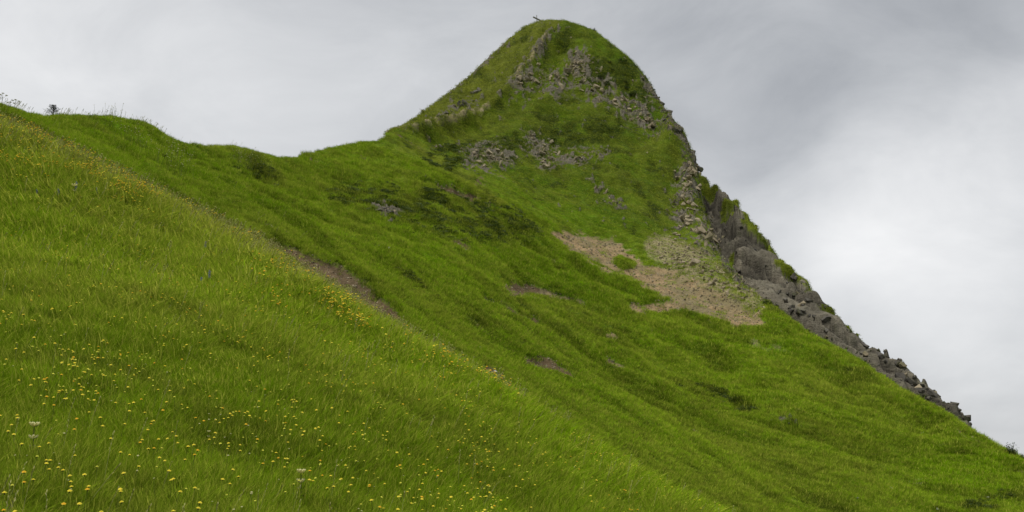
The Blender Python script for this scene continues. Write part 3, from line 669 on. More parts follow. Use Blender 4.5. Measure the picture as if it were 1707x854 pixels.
def cover(name, mask, n, src, label, size, jitter=0.4, wind=0.18, spk=0.7, widen=None):
    p, r, c = sample(screen * keep * mask, n)
    d = DD[r, c]
    rot = np.stack([rng.normal(0, 0.16, n), rng.normal(wind, 0.16, n), np.zeros(n)], 1)
    yaw = rng.random(n) * 6.283
    # random turn about the vertical first, then lean with the wind (to the right)
    rot[:, 2] = 0
    s = size(d) * rng.uniform(1 - jitter, 1 + jitter, n)
    tl = tall[r, c]; hh = s * (0.62 + 0.62 * tl) * (1 - 0.3 * crest_line[r, c])
    wd = s if widen is None else s * widen(d)
    scl = np.stack([wd * np.sign(rng.random(n) - 0.5), wd, hh], 1)
    odd = rng.random(n)
    ex = dict(ground=nrm[r, c], dry=np.clip(dry[r, c] + rng.normal(0, 0.12, n) + spk * (odd < 0.10), 0, 1), lush=np.clip(lush[r, c] + rng.normal(0, 0.2, n), 0, 1), dark=np.clip(dark[r, c] + spk * (odd > 0.86), 0, 1))
    return scatter(name, p, rot, scl, ex, src, label)

cover('meadow_grass', (W2 == 0) & (DQ > 7), 130000, near_src, 'tall meadow grass leaning in the wind in the foreground', lambda d: 1.0 * np.clip(d / 22, 0.85, 1.5) ** 0.5, widen=lambda d: np.clip(d / 16, 1, 2.2))
cover('hillside_grass', (W2 == 1) & (DQ <= 128), 210000, mid_src, 'short wind combed grass covering the hillside', lambda d: np.clip(d / 75, 0.75, 1.4) ** 0.7)
cover('peak_grass', ((W2 == 1) & (DQ > 118)), 95000, far_src, 'short grass covering the steep sides of the peak', lambda d: np.clip(d / 170, 0.8, 1.1))
cover('cliff_grass', (W2 == 2) * (1 - rock[:-1, :-1]), 6000, far_src, 'thin dark grass growing on the cliff ledges', lambda d: np.clip(d / 190, 0.6, 0.9))
print('grass', round(time.time() - T0, 1))

M_HEATH = plain('heath_leaf', (0.070, 0.105, 0.012), (0.040, 0.062, 0.009), 5, 0.6, 0.25)
def clump_mesh():
    vs, fs = [], []
    for k in range(90):
        a = random.uniform(0, 6.283); r = 0.5 * math.sqrt(random.random()); q = Vector((r * math.cos(a), r * math.sin(a), random.uniform(0.0, 0.34) * (1 - r))); d = Vector((random.gauss(0, 1), random.gauss(0, 1), abs(random.gauss(0.3, 0.7)))).normalized() * 0.12; w = d.orthogonal().normalized() * 0.05
        n0 = len(vs); vs += [tuple(q - w), tuple(q + w), tuple(q + d)]; fs.append((n0, n0 + 1, n0 + 2))
    return mesh_np('heath_clump', np.array(vs), np.array(fs), M_HEATH, False)
heath_src = source('heath_clump', [clump_mesh() for _ in range(5)])
hw = heath0[:-1, :-1] * (W2 == 1) * (1 - bare)
p, r, c = sample(screen * vis * hw ** 0.8 * (fbm(XX / 2.4, YY / 2.4, 3, 107)[:-1, :-1] > -0.02) * (0.35 + (DQ < 140)), 2300); n = len(p); sz = np.clip(DD[r, c] / 120, 0.5, 1.2) * rng.uniform(0.45, 1.2, n)
scatter('heath', p, np.stack([np.zeros(n), np.zeros(n), rng.random(n) * 6.28], 1), np.stack([sz, sz, sz * rng.uniform(0.6, 1.3, n)], 1), {}, heath_src, 'dark low heath and bilberry growing in patches on the hillside and peak')

# ------------------------------------------------------------------ rocks: angular hulls, shared meshes
def hull_mesh(name, mat, flat=(1, 0.75, 0.55), n=15, seed=0):
    rnd = random.Random(seed); bm = bmesh.new()
    for _ in range(n):
        v = Vector((rnd.uniform(-1, 1), rnd.uniform(-1, 1), rnd.uniform(-1, 1)))
        m = max(abs(x) for x in v); v = v / m * (0.75 + 0.25 * rnd.random()) if rnd.random() < 0.7 else v.normalized()
        bm.verts.new((v.x * flat[0] * 0.5, v.y * flat[1] * 0.5, v.z * flat[2] * 0.5))
    r = bmesh.ops.convex_hull(bm, input=bm.verts[:])
    bmesh.ops.delete(bm, geom=[e for e in r['geom_interior'] if isinstance(e, bmesh.types.BMVert)], context='VERTS')
    me = bpy.data.meshes.new(name); bm.to_mesh(me); bm.free(); me.materials.append(mat)
    return me
ROCK_M = [hull_mesh('rock', M_ROCK, f, 16, i) for i, f in enumerate([(1, .75, .55), (1, .6, .35), (.6, .5, 1.1), (.9, .8, .7), (1.2, .5, .4), (.5, .4, 1.2)])]
ROCKD_M = [hull_mesh('rock', M_ROCKD, f, 18, 20 + i) for i, f in enumerate([(1, .75, .65), (1.2, .8, .5), (.9, .7, .9), (1.0, .9, .7)])]

def add_rock(p, size, parent=None, meshes=ROCK_M, tilt=(0.1, 0.5, 0), name='rock', sink=0.36):
    o = bpy.data.objects.new(name, random.choice(meshes)); COL.objects.link(o)
    s = size * random.uniform(0.75, 1.25)
    o.scale = (s, s * random.uniform(0.8, 1.2), s * random.uniform(0.8, 1.3))
    o.rotation_euler = (tilt[0] + random.uniform(-0.55, 0.55), tilt[1] + random.uniform(-0.45, 0.45), random.uniform(-1.2, 1.2))
    if parent is not None: o.parent = parent; o.location = p - parent.location + Vector((0, 0, s * (0.5 - sink) * 0.5))
    else: o.location = p + Vector((0, 0, s * (0.5 - sink) * 0.5))
    return o

def along(pts):
    """random pixel inside a stroke"""
    P = [Vector(p) for p in pts]
    if len(P) == 1: a = P[0]
    else:
        seg = [((q - p).xy.length + 4) * (p.z + q.z) for p, q in zip(P[:-1], P[1:])]
        k = random.choices(range(len(seg)), seg)[0]; a = P[k].lerp(P[k + 1], random.random())
    r = a.z * abs(random.gauss(0, 1.1)); th = random.uniform(0, 6.283)
    return a.x + r * math.cos(th), a.y + r * math.sin(th)

for pts, n, (s0, s1), lab in ROCKS:
    c = hit(*pts[len(pts) // 2][:2], dmin=50)
    root = empty('rock_outcrop', c); tag(root, lab, 'rock outcrop')
    for _ in range(n):
        p = hit(*along(pts), dmin=50)
        if p is None or abs(p.y - c.y) > 40: continue
        add_rock(p, s0 * 0.7 + (s1 * 1.35 - s0 * 0.7) * random.random() ** 3.2, root, ROCKD_M if 'dark' in lab else ROCK_M)

# blocks on the cliff and along its edge against the sky
cliff = bpy.data.objects['cliff']
sel = (W2 == 2) & vis & (facing > 0.02)
top = np.zeros_like(sel)
rm = TT.argmax(0)[:-1]
for dc in range(-3, 2): top[np.clip(rm + dc, 0, NR - 2), np.arange(NA - 1)] = True
wt = screen * sel * (0.8 + 1.0 * sstep(0.33, 0.40, AA[:-1, :-1]) + 1.8 * top * sstep(0.30, 0.38, AA[:-1, :-1])) * (0.3 + rock[:-1, :-1])
pp, rr_, cc_ = sample(wt, 150)
for p in pp:
    add_rock(Vector(p), 0.3 + 1.0 * random.random() ** 2.5, cliff, ROCKD_M if random.random() < 0.88 else ROCK_M[:4], (0.1, 0.5, 0), sink=0.4)

# single stones that show by themselves
M_WHITE = rock_material('pale_stone', (0.62, 0.60, 0.56), (0.38, 0.36, 0.33))
WHITE_M = [hull_mesh('stone', M_WHITE, f, 16, 40 + i) for i, f in enumerate([(1.3, .8, .4), (1, .8, .6)])]
for u, v, px, lab in [(826, 623, 9, 'white flat stone lying in the brown gap behind the meadow crest'), (1539, 723, 6, 'small pale stone on the lower right hillside just under its skyline'), (1459, 760, 7, 'thin pale stone in the grass of the lower right hillside'),
                      (1486, 815, 5, 'small pale stone near the bottom right of the hillside, above the other two there'), (1430, 832, 6, 'small flat stone near the bottom right, left of its neighbours'), (1647, 832, 6, 'pale stone beside the dark shrubs in the bottom right corner'), (1563, 851, 7, 'pale stone at the very bottom edge of the hillside'),
                      (632, 411, 6, 'pale stone on the bright green slope above the brown scar'), (648, 415, 7, 'larger pale stone next to a smaller one above the brown scar'), (1022, 604, 7, 'pale stone in the streak of bare soil on the lower hillside'), (800, 580, 4, 'tiny pale stone on the hillside behind the crest gap')]:
    p = hit(u, v, dmin=34)
    if p is None: continue
    o = add_rock(p, px / F * p.y, None, WHITE_M, (0, 0.3, 0), 'stone', 0.0); tag(o, lab, 'stone')

# loose gravel and rubble on the slides
grav = source('gravel_stone', [hull_mesh('gravel_stone', M_ROCK, (1, .8, .6), 12, 60 + i) for i in range(4)])
gm = (np.maximum(np.maximum(soil, scree), 0.7 * rock * (which == 1)) * (which == 1))[:-1, :-1]
p, r, c = sample(screen * vis * gm ** 2, 14000); n = len(p)
sz = DD[r, c] / F * (0.8 + 4.6 * rng.random(n) ** 4)
scatter('loose_gravel', p, rng.random((n, 3)) * 6.283, sz[:, None] * rng.uniform(0.7, 1.3, (n, 3)), {}, grav, 'loose gravel and small rubble on the slides and soil scars')
print('rocks', round(time.time() - T0, 1))

# ------------------------------------------------------------------ flowers
M_YEL = plain('yellow_petal', (0.95, 0.86, 0.10), (0.95, 0.80, 0.06), 40, 0.6, 0.45)
M_ORA = plain('orange_petal', (0.94, 0.70, 0.05), (0.94, 0.60, 0.03), 40, 0.6, 0.45)
M_CRE = plain('cream_petal', (0.78, 0.75, 0.42), (0.70, 0.66, 0.34), 40, 0.6, 0.45)
M_LEM = plain('lemon_petal', (0.88, 0.88, 0.14), (0.85, 0.82, 0.10), 40, 0.6, 0.45)
M_BLU = plain('blue_petal', (0.22, 0.23, 0.40), (0.15, 0.15, 0.30), 40, 0.6, 0.2)
M_STEM = plain('green_stem', (0.10, 0.14, 0.02), (0.07, 0.10, 0.015), 20)
M_STEMD = plain('dark_stem', (0.05, 0.05, 0.025), (0.035, 0.04, 0.015), 20)
M_LEAF = plain('waxy_leaf', (0.13, 0.19, 0.075), (0.09, 0.14, 0.05), 14, 0.45)

class MB:
    def __init__(s): s.v, s.f = [], []
    def ring(s, c, r, n, ax=None, ph=0):
        k = len(s.v); ax = ax or Vector((0, 0, 1)); e1 = ax.orthogonal().normalized(); e2 = ax.cross(e1)
        for i in range(n): a = 6.2832 * i / n + ph; s.v.append(tuple(c + (e1 * math.cos(a) + e2 * math.sin(a)) * r))
        return list(range(k, k + n))
    def tube(s, pts, radii, n=4):
        prev = None
        for i, (p, r) in enumerate(zip(pts, radii)):
            d = (pts[min(i + 1, len(pts) - 1)] - pts[max(i - 1, 0)]).normalized()
            cur = s.ring(p, r, n, d)
            if prev:
                for j in range(n): s.f.append((prev[j], prev[(j + 1) % n], cur[(j + 1) % n], cur[j]))
            prev = cur
        s.f.append(tuple(prev))
    def petal(s, base, tip, width, up=Vector((0, 0, 1)), cup=0.0):
        d = tip - base; w = d.cross(up).normalized() * width * 0.5; m = base.lerp(tip, 0.6) + up * cup; k = len(s.v)
        s.v += [tuple(base - w * 0.4), tuple(base + w * 0.4), tuple(m + w), tuple(tip), tuple(m - w)]
        s.f += [(k, k + 1, k + 2, k + 4), (k + 4, k + 2, k + 3)]
    def mesh(s, name, mat, smooth=False):
        me = bpy.data.meshes.new(name); me.from_pydata(s.v, [], s.f); me.materials.append(mat)
        if smooth: me.polygons.foreach_set('use_smooth', [True] * len(me.polygons))
        return me

def head_mb(mb, c, rad, n=12):
    for lay in range(3):
        for i in range(n):
            a = 6.283 * (i + 0.5 * lay) / n + random.uniform(-0.1, 0.1); r = rad * (1, 0.74, 0.46)[lay] * random.uniform(0.9, 1.08); d = Vector((math.cos(a), math.sin(a), 0))
            mb.petal(c + d * rad * 0.08 + Vector((0, 0, rad * (0.10 + 0.11 * lay))), c + d * r + Vector((0, 0, rad * (0.06 + 0.15 * lay))), rad * 0.55, cup=rad * 0.13)
    t = mb.ring(c + Vector((0, 0, rad * 0.45)), rad * 0.3, 6); k = len(mb.v); mb.v.append(tuple(c + Vector((0, 0, rad * 0.62))))
    for i in range(6): mb.f.append((t[i], t[(i + 1) % 6], k))

def bent_stem(h, lean, r=0.0022):
    return [Vector((lean * (z / h) ** 2, 0, z)) for z in (-0.02, h * 0.4, h * 0.75, h)], [r * 1.3, r * 1.1, r, r]
FL_H = 0.42
proto_parts = {}
def flower_proto(kind, mat, rad, h=FL_H):
    out = []
    for _ in range(4):
        lean = random.uniform(-0.03, 0.07); pts, rd = bent_stem(h, lean)
        st = MB(); st.tube(pts, rd, 3)
        top = pts[-1]; hd = MB(); head_mb(hd, top, rad)
        cx = MB(); cx.tube([top - Vector((0, 0, rad * 0.6)), top - Vector((0, 0, rad * 0.25)), top + Vector((0, 0, 0.001))], [rad * 0.10, rad * 0.26, rad * 0.2], 6)
        allm = MB()
        out.append((hd.mesh('petals', mat), cx.mesh('calyx', M_STEMD), st.mesh('stem', M_STEM)))
    proto_parts[kind] = out
flower_proto('yellow', M_YEL, 0.028); flower_proto('orange', M_ORA, 0.028); flower_proto('lemon', M_LEM, 0.022); flower_proto('cream', M_CRE, 0.016)

def joined(meshes, name):
    bm = bmesh.new(); mats = []
    for m in meshes:
        k = len(bm.faces); bm.from_mesh(m); bm.faces.ensure_lookup_table(); mats.append(m.materials[0])
        for f in bm.faces[k:]: f.material_index = len(mats) - 1
    me = bpy.data.meshes.new(name); bm.to_mesh(me); bm.free()
    for m in mats: me.materials.append(m)
    return me
single = {k: [joined(v, 'flower') for v in vs] for k, vs in proto_parts.items()}
NAMES = dict(yellow='yellow_flower', orange='orange_flower', lemon='pale_yellow_flower', cream='cream_flower')
def plant_flower(u, v, kind, label, group, size=1.0):
    p = hit(u, v, FL_H * size, dmax=64)
    if p is None or p.y > 63: return False
    s = size * random.uniform(0.88, 1.12); ang = random.uniform(-0.5, 0.5)
    if p.y < 23:
        root = empty(NAMES[kind], p)
        for m, nme in zip(random.choice(proto_parts[kind]), ('petals', 'calyx', 'stem')):
            o = bpy.data.objects.new(nme, m); COL.objects.link(o); o.parent = root
    else:
        root = bpy.data.objects.new(NAMES[kind], random.choice(single[kind])); COL.objects.link(root); root.location = p
    root.scale = (s, s, s); root.rotation_euler = (random.uniform(0.0, 0.38), random.uniform(-0.12, 0.2), ang)
    tag(root, label, 'flower', group); return True

A6 = [(230,40),(182,52),(90,66),(86,97),(119,104),(172,94),(8,101),(25,167),(28,139),(273,114),(456,139),(380,164),(356,158),(402,200),(244,216),(267,188),(210,248),(203,209),(155,268),(556,204),(591,180),(422,222),(439,252),(549,285),(548,270),(477,226),(507,248),(523,220),(586,264),(204,322),(265,310),(303,331),(224,355),(246,357),(400,320),(431,320),(521,354),(409,380),(378,410),(595,347),(612,352),(584,381),(484,429),(451,463),(353,468),(37,478),(73,483),(60,440),(73,432),(92,411),(4,409),(506,501),(177,543),(234,522),(95,560),(338,580),(181,606),(211,607),(215,619),(247,634),(262,649),(302,654),(331,671),(298,689),(387,696),(356,720),(413,717),(164,697),(110,712),(100,671),(8,784),(41,830),(98,818),(311,766),(274,786),(401,768),(347,821),(481,840),(546,738),(551,760),(589,810),(559,571),(547,582),(636,519),(647,511),(684,568),(707,568),(749,595),(739,585),(738,513),(700,469),(788,467),(817,497),(803,503),(836,524),(849,562),(877,566),(896,558),(860,599),(900,602),(952,495),(971,511),(1030,648),(1053,706),(1097,535),(1108,570),(749,658),(807,688),(839,697),(885,744),(801,768),(793,845),(893,850),(876,812),(688,433),(690,419),(683,398),(712,299),(688,297),(776,350),(797,278),(828,198),(763,233),(715,56),(754,89),(840,85),(976,122),(980,140),(967,329),(1003,315),(906,409),(555,437),(1128,684),(1016,703),(627,679),(603,632)]
OR6 = {(244,216),(204,322),(591,180),(246,357),(378,410),(353,468),(110,712),(100,671),(401,768),(274,786),(41,830),(636,519),(707,568),(906,409),(967,329),(900,602),(688,433),(877,566),(456,139)}
A7 = [(109,35),(232,228),(76,357),(66,388),(163,388),(189,451),(163,485),(125,518),(97,485),(346,245),(407,398),(432,685),(404,635),(376,633),(467,612),(504,647),(319,747),(336,751),(414,737),(438,741),(230,705),(248,708),(168,711),(181,741),(125,747),(552,692),(508,720),(597,720),(483,814),(540,825),(626,848),(663,838),(559,802),(731,777),(770,734),(764,800),(804,829),(776,635),(826,655),(824,680),(952,718),(949,668),(1072,622),(1120,803),(1159,656),(642,328),(757,325),(730,160),(725,163),(816,135),(896,185),(623,200),(976,286),(988,352),(1055,445),(330,555),(278,491),(541,476),(601,470),(456,458),(808,492),(568,598),(744,750),(883,742)]
OR7 = {(109,35),(76,357),(540,825),(776,635),(826,655),(824,680),(757,325),(508,720),(731,777)}
A8 = [(10,70),(75,80),(110,55),(150,100),(210,135),(275,65),(320,95),(390,115),(420,180),(370,178),(500,195),(545,265),(720,262),(740,290),(780,290),(810,310),(830,325),(900,370),(1000,420),(985,425),(1030,415),(1010,432),(1090,525),(120,425),(240,420),(290,400),(160,500),(30,320),(210,610),(240,610),(310,625),(270,632),(40,110),(95,95),(60,60),(230,120),(405,110),(410,190),(760,280),(700,300),(660,290),(250,215),(300,220),(330,215)]
CR = [(274,491),(20,674),(1148,460),(958,395),(1005,415),(920,440),(950,430),(1100,825),(1120,803),(1145,765),(1170,763),(254,565),(56,185),(1060,512),(1050,590),(1155,575),(1040,480),(630,600)]
LAB = dict(yellow='yellow daisy-like flower', orange='orange yellow flower', lemon='small pale yellow flower', cream='tiny cream white flower')
GRP = dict(yellow='yellow flowers', orange='orange flowers', lemon='pale yellow flowers', cream='cream flowers')
def place(u, v):
    if v < 560: return 'on the upper part of the foreground meadow'
    if u < 200: return 'at the far lower left of the foreground meadow' if v > 680 else 'at the left side of the meadow, above the tall cream plant'
    if u < 430: return 'in the lower meadow between the two tall cream plants' if v > 680 else 'in the middle of the meadow left of centre'
    if u < 640: return 'around the cream plant at the bottom centre' if v > 700 else 'in the middle of the meadow below the crest flowers'
    return 'at the bottom right end of the foreground meadow'
def put(u, v, kind, size=1.0): return plant_flower(u, v, kind, LAB[kind] + ' ' + place(u, v), GRP[kind] + ' ' + place(u, v), size)
for (u, v) in A6: put(u / 2.782, 547 + v / 2.782, 'orange' if (u, v) in OR6 else ('lemon' if v < 330 and random.random() < 0.35 else 'yellow'))
for (u, v) in A7: put(427 + u / 2.782, 547 + v / 2.782, 'orange' if (u, v) in OR7 else ('lemon' if random.random() < 0.4 else 'yellow'))
for (u, v) in CR: put(u / 2.782, 547 + v / 2.782, 'cream')
for (u, v) in A8: plant_flower(u / 6.568, 200 + v / 6.568, 'orange' if u > 350 and v < 345 else 'yellow', 'large yellow orange flower head in the dense band along the upper left crest', 'flowers in the band along the upper left crest', 1.45)
for _ in range(70):
    k = random.random(); u = random.uniform(0, 900); lo = np.interp(u, [0, 270, 430, 640, 870], [330, 400, 470, 600, 720])
    put(u, random.uniform(lo, 850), random.choices(['lemon', 'yellow', 'cream'], [5, 2, 3])[0], random.uniform(0.7, 0.95))

fl_src = source('meadow_flower', single['yellow'][:3] + single['lemon'][:3] + single['orange'][:1])
fl_or = source('crest_flower', single['orange'][:3] + single['yellow'][:3])
fl_cr = source('tiny_flower', single['cream'][:3] + single['lemon'][:2])
cb = stroke([(-60, 200, 22), (60, 228, 20), (130, 258, 14), (200, 292, 10)], 0.9, 0)
cb = np.maximum(cb, 0.55 * stroke([(-40, 235, 30), (120, 285, 24), (260, 345, 18)], 1, 0))
cb = np.maximum(cb, 0.6 * stroke([(200, 292, 9), (300, 345, 9), (430, 408, 12), (500, 450, 14)], 0.9, 0)); cb = np.maximum(cb, 0.85 * stroke([(430, 412, 12), (520, 470, 12), (620, 530, 12), (690, 565, 6)], 0.9, 0))
cb = np.maximum(cb, 0.35 * stroke([(690, 565, 6), (800, 645, 5), (930, 720, 4)], 0.9, 0)); cb = np.maximum(cb, 0.3 * stroke([(455, 490, 8), (470, 560, 6)], 1, 0)); cb = np.maximum(cb, 0.25 * stroke([(480, 470, 40), (640, 560, 30), (760, 640, 20)], 1, 0))
clump = sstep(-0.05, 0.3, fbm(XX / 1.6, YY / 1.6, 3, 201))
def flowers(name, wgt, n, src, label, smin, smax):
    p, r, c = sample(screen * vis * wgt[:-1, :-1], n)
    s = rng.uniform(smin, smax, n); rot = np.stack([rng.normal(0.2, 0.15, n), rng.normal(0.08, 0.15, n), rng.uniform(-0.6, 0.6, n)], 1)
    scatter(name, p, rot, np.stack([s, s, s * rng.uniform(0.85, 1.15, n)], 1), {}, src, label)
flowers('crest_flowers', cb * (0.03 + clump ** 2) * (which == 0) * np.pad(np.clip(facing, 0, 1), ((0, 1), (0, 1)), mode='edge') , 1300, fl_or, 'dense band of yellow and orange flowers along the meadow crest', 1.0, 1.6)
flowers('meadow_flowers', (which == 0) * (DD > 15) * (0.1 + 1.2 * clump) * (0.5 + 0.8 * sstep(24, 40, DD)), 4200, fl_src, 'small yellow flowers scattered through the upper meadow', 0.75, 1.1)
flowers('tiny_meadow_flowers', (which == 0) * (0.3 + clump), 700, fl_cr, 'tiny cream and pale yellow flowers scattered in the meadow grass', 0.7, 1.0)
wf = stroke([(395, 275, 6), (425, 282, 8), (450, 298, 6)], 0.9, 1) + 0.25 * stroke([(170, 205, 12), (230, 240, 14), (300, 290, 16)], 1, 1)
flowers('white_hillside_flowers', wf * (0.1 + clump), 260, source('hill_flower', single['cream'][:3]), 'white flowers among the dark leafy patch on the hillside', 2.0, 3.0)

# tall seed stalks: through the meadow and on the skyline
def stalk_mesh():
    mb = MB(); h = random.uniform(0.5, 0.75); l = random.uniform(0.02, 0.12); pts = [Vector((l * (z / h) ** 2, 0, z)) for z in (-0.02, h * 0.4, h * 0.8, h)]
    mb.tube(pts, [0.003, 0.0025, 0.002, 0.0015], 3)
    for i in range(9):
        z = 0.72 + 0.28 * i / 8; c = Vector((l * z * z, 0, h * z)); a = random.uniform(0, 6.28); mb.petal(c, c + Vector((math.cos(a) * 0.018, math.sin(a) * 0.018, 0.03)), 0.010)
    return mb.mesh('seed_stalk', M_SEED)
M_SEED = plain('dry_seed', (0.30, 0.30, 0.10), (0.24, 0.22, 0.08), 20)
stalks = source('seed_stalk', [stalk_mesh() for _ in range(5)])
sk = stroke([(-40, 166, 9), (0, 172, 8), (50, 186, 8), (90, 194, 5), (200, 195, 3), (300, 232, 3), (420, 250, 3)], 0.8, 1, 0)
def stalk_field(name, wgt, n, label, w0):
    p, r, c = sample(screen * keep * wgt[:-1, :-1], n); s = rng.uniform(0.75, 1.15, n); w = s * np.clip(DD[r, c] / w0, 1, 3)
    scatter(name, p, np.stack([rng.normal(0, 0.12, n), rng.normal(0.1, 0.14, n), rng.random(n) * 6.28 * 0], 1), np.stack([w, w, s], 1), {}, stalks, label)
stalk_field('seed_grass', (which == 0) * (0.2 + dry) * (0.12 + crest_line) * (0.25 + sstep(18, 34, DD)), 3200, 'pale dry seed stalks standing above the meadow grass', 16)
stalk_field('skyline_stalks', np.maximum(sk, 0.02 * (which == 1) * (DD < 80) * (AA < -0.2)), 170, 'thin dry stalks along the left skyline', 22)

# ------------------------------------------------------------------ single plants
def part(name, mb, mat, root, smooth=False):
    o = bpy.data.objects.new(name, mb.mesh(name, mat, smooth)); COL.objects.link(o); o.parent = root; return o

def gentian(u, v, hpx, whorls, label, pale=False):
    """tall stem with pairs of broad leaves and whorls of upright cream cups"""
    p = hit(u, v + hpx * 0.75, 0.1, dmax=62)
    h = hpx / F * p.y; root = empty('yellow_gentian', p); tag(root, label, 'plant')
    st = MB(); st.tube([Vector((0, 0, -0.03)), Vector((0.01, 0, h * 0.5)), Vector((0, 0, h))], [h * 0.018, h * 0.014, h * 0.01], 5); part('stem', st, M_STEMD, root)
    for fr, n, sc in whorls:
        z = h * fr; fl = MB()
        for i in range(n):
            a = 6.283 * i / n + fr * 3; d = Vector((math.cos(a), math.sin(a), 0)); b = Vector((0, 0, z)) + d * h * 0.015; t = b + d * h * 0.085 * sc + Vector((0, 0, h * 0.075 * sc))
            m = b.lerp(t, 0.55); fl.tube([b, m, t], [h * 0.010 * sc, h * 0.024 * sc, h * 0.017 * sc], 5)
        part('flower_whorl', fl, M_CRE, root)
        for s in (-1, 1):
            lf = MB(); b = Vector((0, 0, z - h * 0.015)); d = Vector((s * 0.95, random.uniform(-0.3, 0.1), 0))
            lf.petal(b, b + d * h * 0.15 * sc + Vector((0, 0, h * 0.045)), h * 0.07, cup=h * 0.01); part('leaf', lf, M_LEAF, root)
    for k in range(3):
        for s in (-1, 1):
            lf = MB(); z = h * (0.10 + 0.11 * k); a = k * 1.4; d = Vector((s * math.cos(a), math.sin(a) * s - 0.3, 0)).normalized(); b = Vector((0, 0, z))
            lf.petal(b, b + d * h * 0.26 + Vector((0, 0, h * 0.13)), h * 0.11, cup=h * 0.02); part('leaf', lf, M_LEAF, root)
gentian(52, 716, 66, [(1.0, 7, 1.25), (0.70, 4, 1.1), (0.46, 2, 1.0)], 'tall cream flowered plant with three whorls at the lower left')
gentian(500, 794, 58, [(1.0, 7, 1.25), (0.74, 4, 1.2), (0.58, 1, 1.0)], 'cream flowered plant with pale leaves at the bottom centre')
gentian(122, 312, 30, [(1.0, 6, 1.6), (0.72, 3, 0.9)], 'bright cream flower head high on the left meadow above blue flowers')
gentian(347, 717, 26, [(1.0, 5, 1.1), (0.7, 3, 0.9)], 'small cream flowered plant in the middle of the lower meadow')

def blue_spike(u, v, hpx, label):
    p = hit(u, v + hpx * 0.4, 0.1, dmax=62); h = max(0.3, hpx / F * p.y * 1.5); root = empty('blue_flower_spike', p); tag(root, label, 'plant', 'blue flower spikes in the meadow')
    st = MB(); st.tube([Vector((0, 0, -0.02)), Vector((0.01, 0, h))], [0.005, 0.003], 4); part('stem', st, M_STEM, root)
    fl = MB()
    for i in range(16):
        z = h * (0.45 + 0.55 * i / 15); a = i * 2.4; d = Vector((math.cos(a), math.sin(a), 0.25)); b = Vector((0.01 * z / h, 0, z)); fl.tube([b, b + d * 0.02, b + d * 0.045], [0.008, 0.022, 0.012], 5)
    part('florets', fl, M_BLU, root)
for u, v, hp, lab in [(125, 322, 22, 'grey blue flower spike just below the bright cream flower head'), (96, 326, 14, 'faint blue flower spike left of the cream flower head'), (160, 324, 14, 'faint blue flower spike right of the cream flower head'),
                      (348, 466, 18, 'blue and white flower spike in the middle of the meadow'), (342, 412, 12, 'blue flower spike near the upper meadow crest'), (60, 323, 10, 'low blue flower spike at the far left of the meadow'), (335, 470, 10, 'low blue flower spike left of a taller blue and white one')]:
    blue_spike(u, v, hp, lab)

def umbel(u, v, hpx, label):
    p = hit(u, v + hpx * 0.95, 0, dmin=40, dmax=90)
    if p is None: return
    h = hpx / F * p.y * 1.1; root = empty('umbel_plant', p); tag(root, label, 'plant')
    st = MB(); st.tube([Vector((0, 0, -0.05)), Vector((0.02, 0, h * 0.6)), Vector((0, 0, h))], [0.013, 0.010, 0.008], 5)
    tops = [(Vector((0, 0, h * 0.6)), Vector((-0.16, 0, h * 0.92))), (Vector((0, 0, h * 0.7)), Vector((0.2, 0.05, h * 0.88))), (Vector((0, 0, h * 0.9)), Vector((0, 0, h)))]
    for a, b in tops: st.tube([a, b], [0.007, 0.005], 4)
    part('stem', st, M_STEMD, root)
    for a, b in tops:
        um = MB()
        for i in range(12):
            t = i * 2.4; rr2 = 0.09 * math.sqrt(i / 12); e = b + Vector((math.cos(t) * rr2, math.sin(t) * rr2, 0.05)); um.tube([b, e], [0.003, 0.003], 3); um.tube([e - Vector((0, 0, 0.006)), e + Vector((0, 0, 0.012))], [0.018, 0.013], 5)
        part('umbel', um, M_SEED, root)
umbel(2, 158, 26, 'dark umbel plant on the skyline at the far left edge')
umbel(24, 167, 16, 'smaller umbel plant on the left skyline beside the taller one at the edge')
umbel(16, 172, 12, 'short dark seed head on the left skyline between the umbel plants')

# ------------------------------------------------------------------ shrubs and the small spruce
M_SPR = plain('spruce_needle', (0.035, 0.055, 0.034), (0.022, 0.036, 0.024), 6)
M_SHR = plain('shrub_leaf', (0.050, 0.075, 0.012), (0.030, 0.048, 0.010), 5, 0.6, 0.2)
M_BUSH = plain('bush_leaf', (0.065, 0.095, 0.028), (0.04, 0.06, 0.02), 5, 0.6, 0.2)
M_BARK = plain('bark', (0.10, 0.075, 0.05), (0.06, 0.045, 0.03), 20)
def spruce(u, vb, wpx, hpx, label):
    p = hit(u, vb, 0, dmin=55, dmax=95); h = hpx / F * p.y; w = wpx / F * p.y; root = empty('spruce_tree', p - Vector((0, 0, 0.1))); tag(root, label, 'tree')
    tk = MB(); tk.tube([Vector((0, 0, -0.1)), Vector((0.02, 0, h * 0.6)), Vector((0, 0, h))], [h * 0.05, h * 0.03, h * 0.008], 6); part('trunk', tk, M_BARK, root)
    cr = MB()
    for k in range(70):
        f = random.random() ** 0.8; z = h * (0.06 + 0.9 * f); ln = w * 0.55 * (1 - f) ** 0.8 * random.uniform(0.55, 1.1) + 0.05 * h; a = random.uniform(0, 6.283); d = Vector((math.cos(a), math.sin(a), random.uniform(0.05, 0.4)))
        b = Vector((0, 0, z)); t = b + d * ln; cr.tube([b, t], [0.008, 0.004], 3)
        for j in range(14):
            q = b.lerp(t, 0.15 + 0.85 * j / 13); e = Vector((random.uniform(-1, 1), random.uniform(-1, 1), random.uniform(-0.3, 0.9))).normalized() * h * 0.075 + d * h * 0.04; cr.petal(q, q + e, h * 0.022)
    part('crown', cr, M_SPR, root)
spruce(88, 193, 36, 27, 'small dark spruce standing alone on the left skyline')

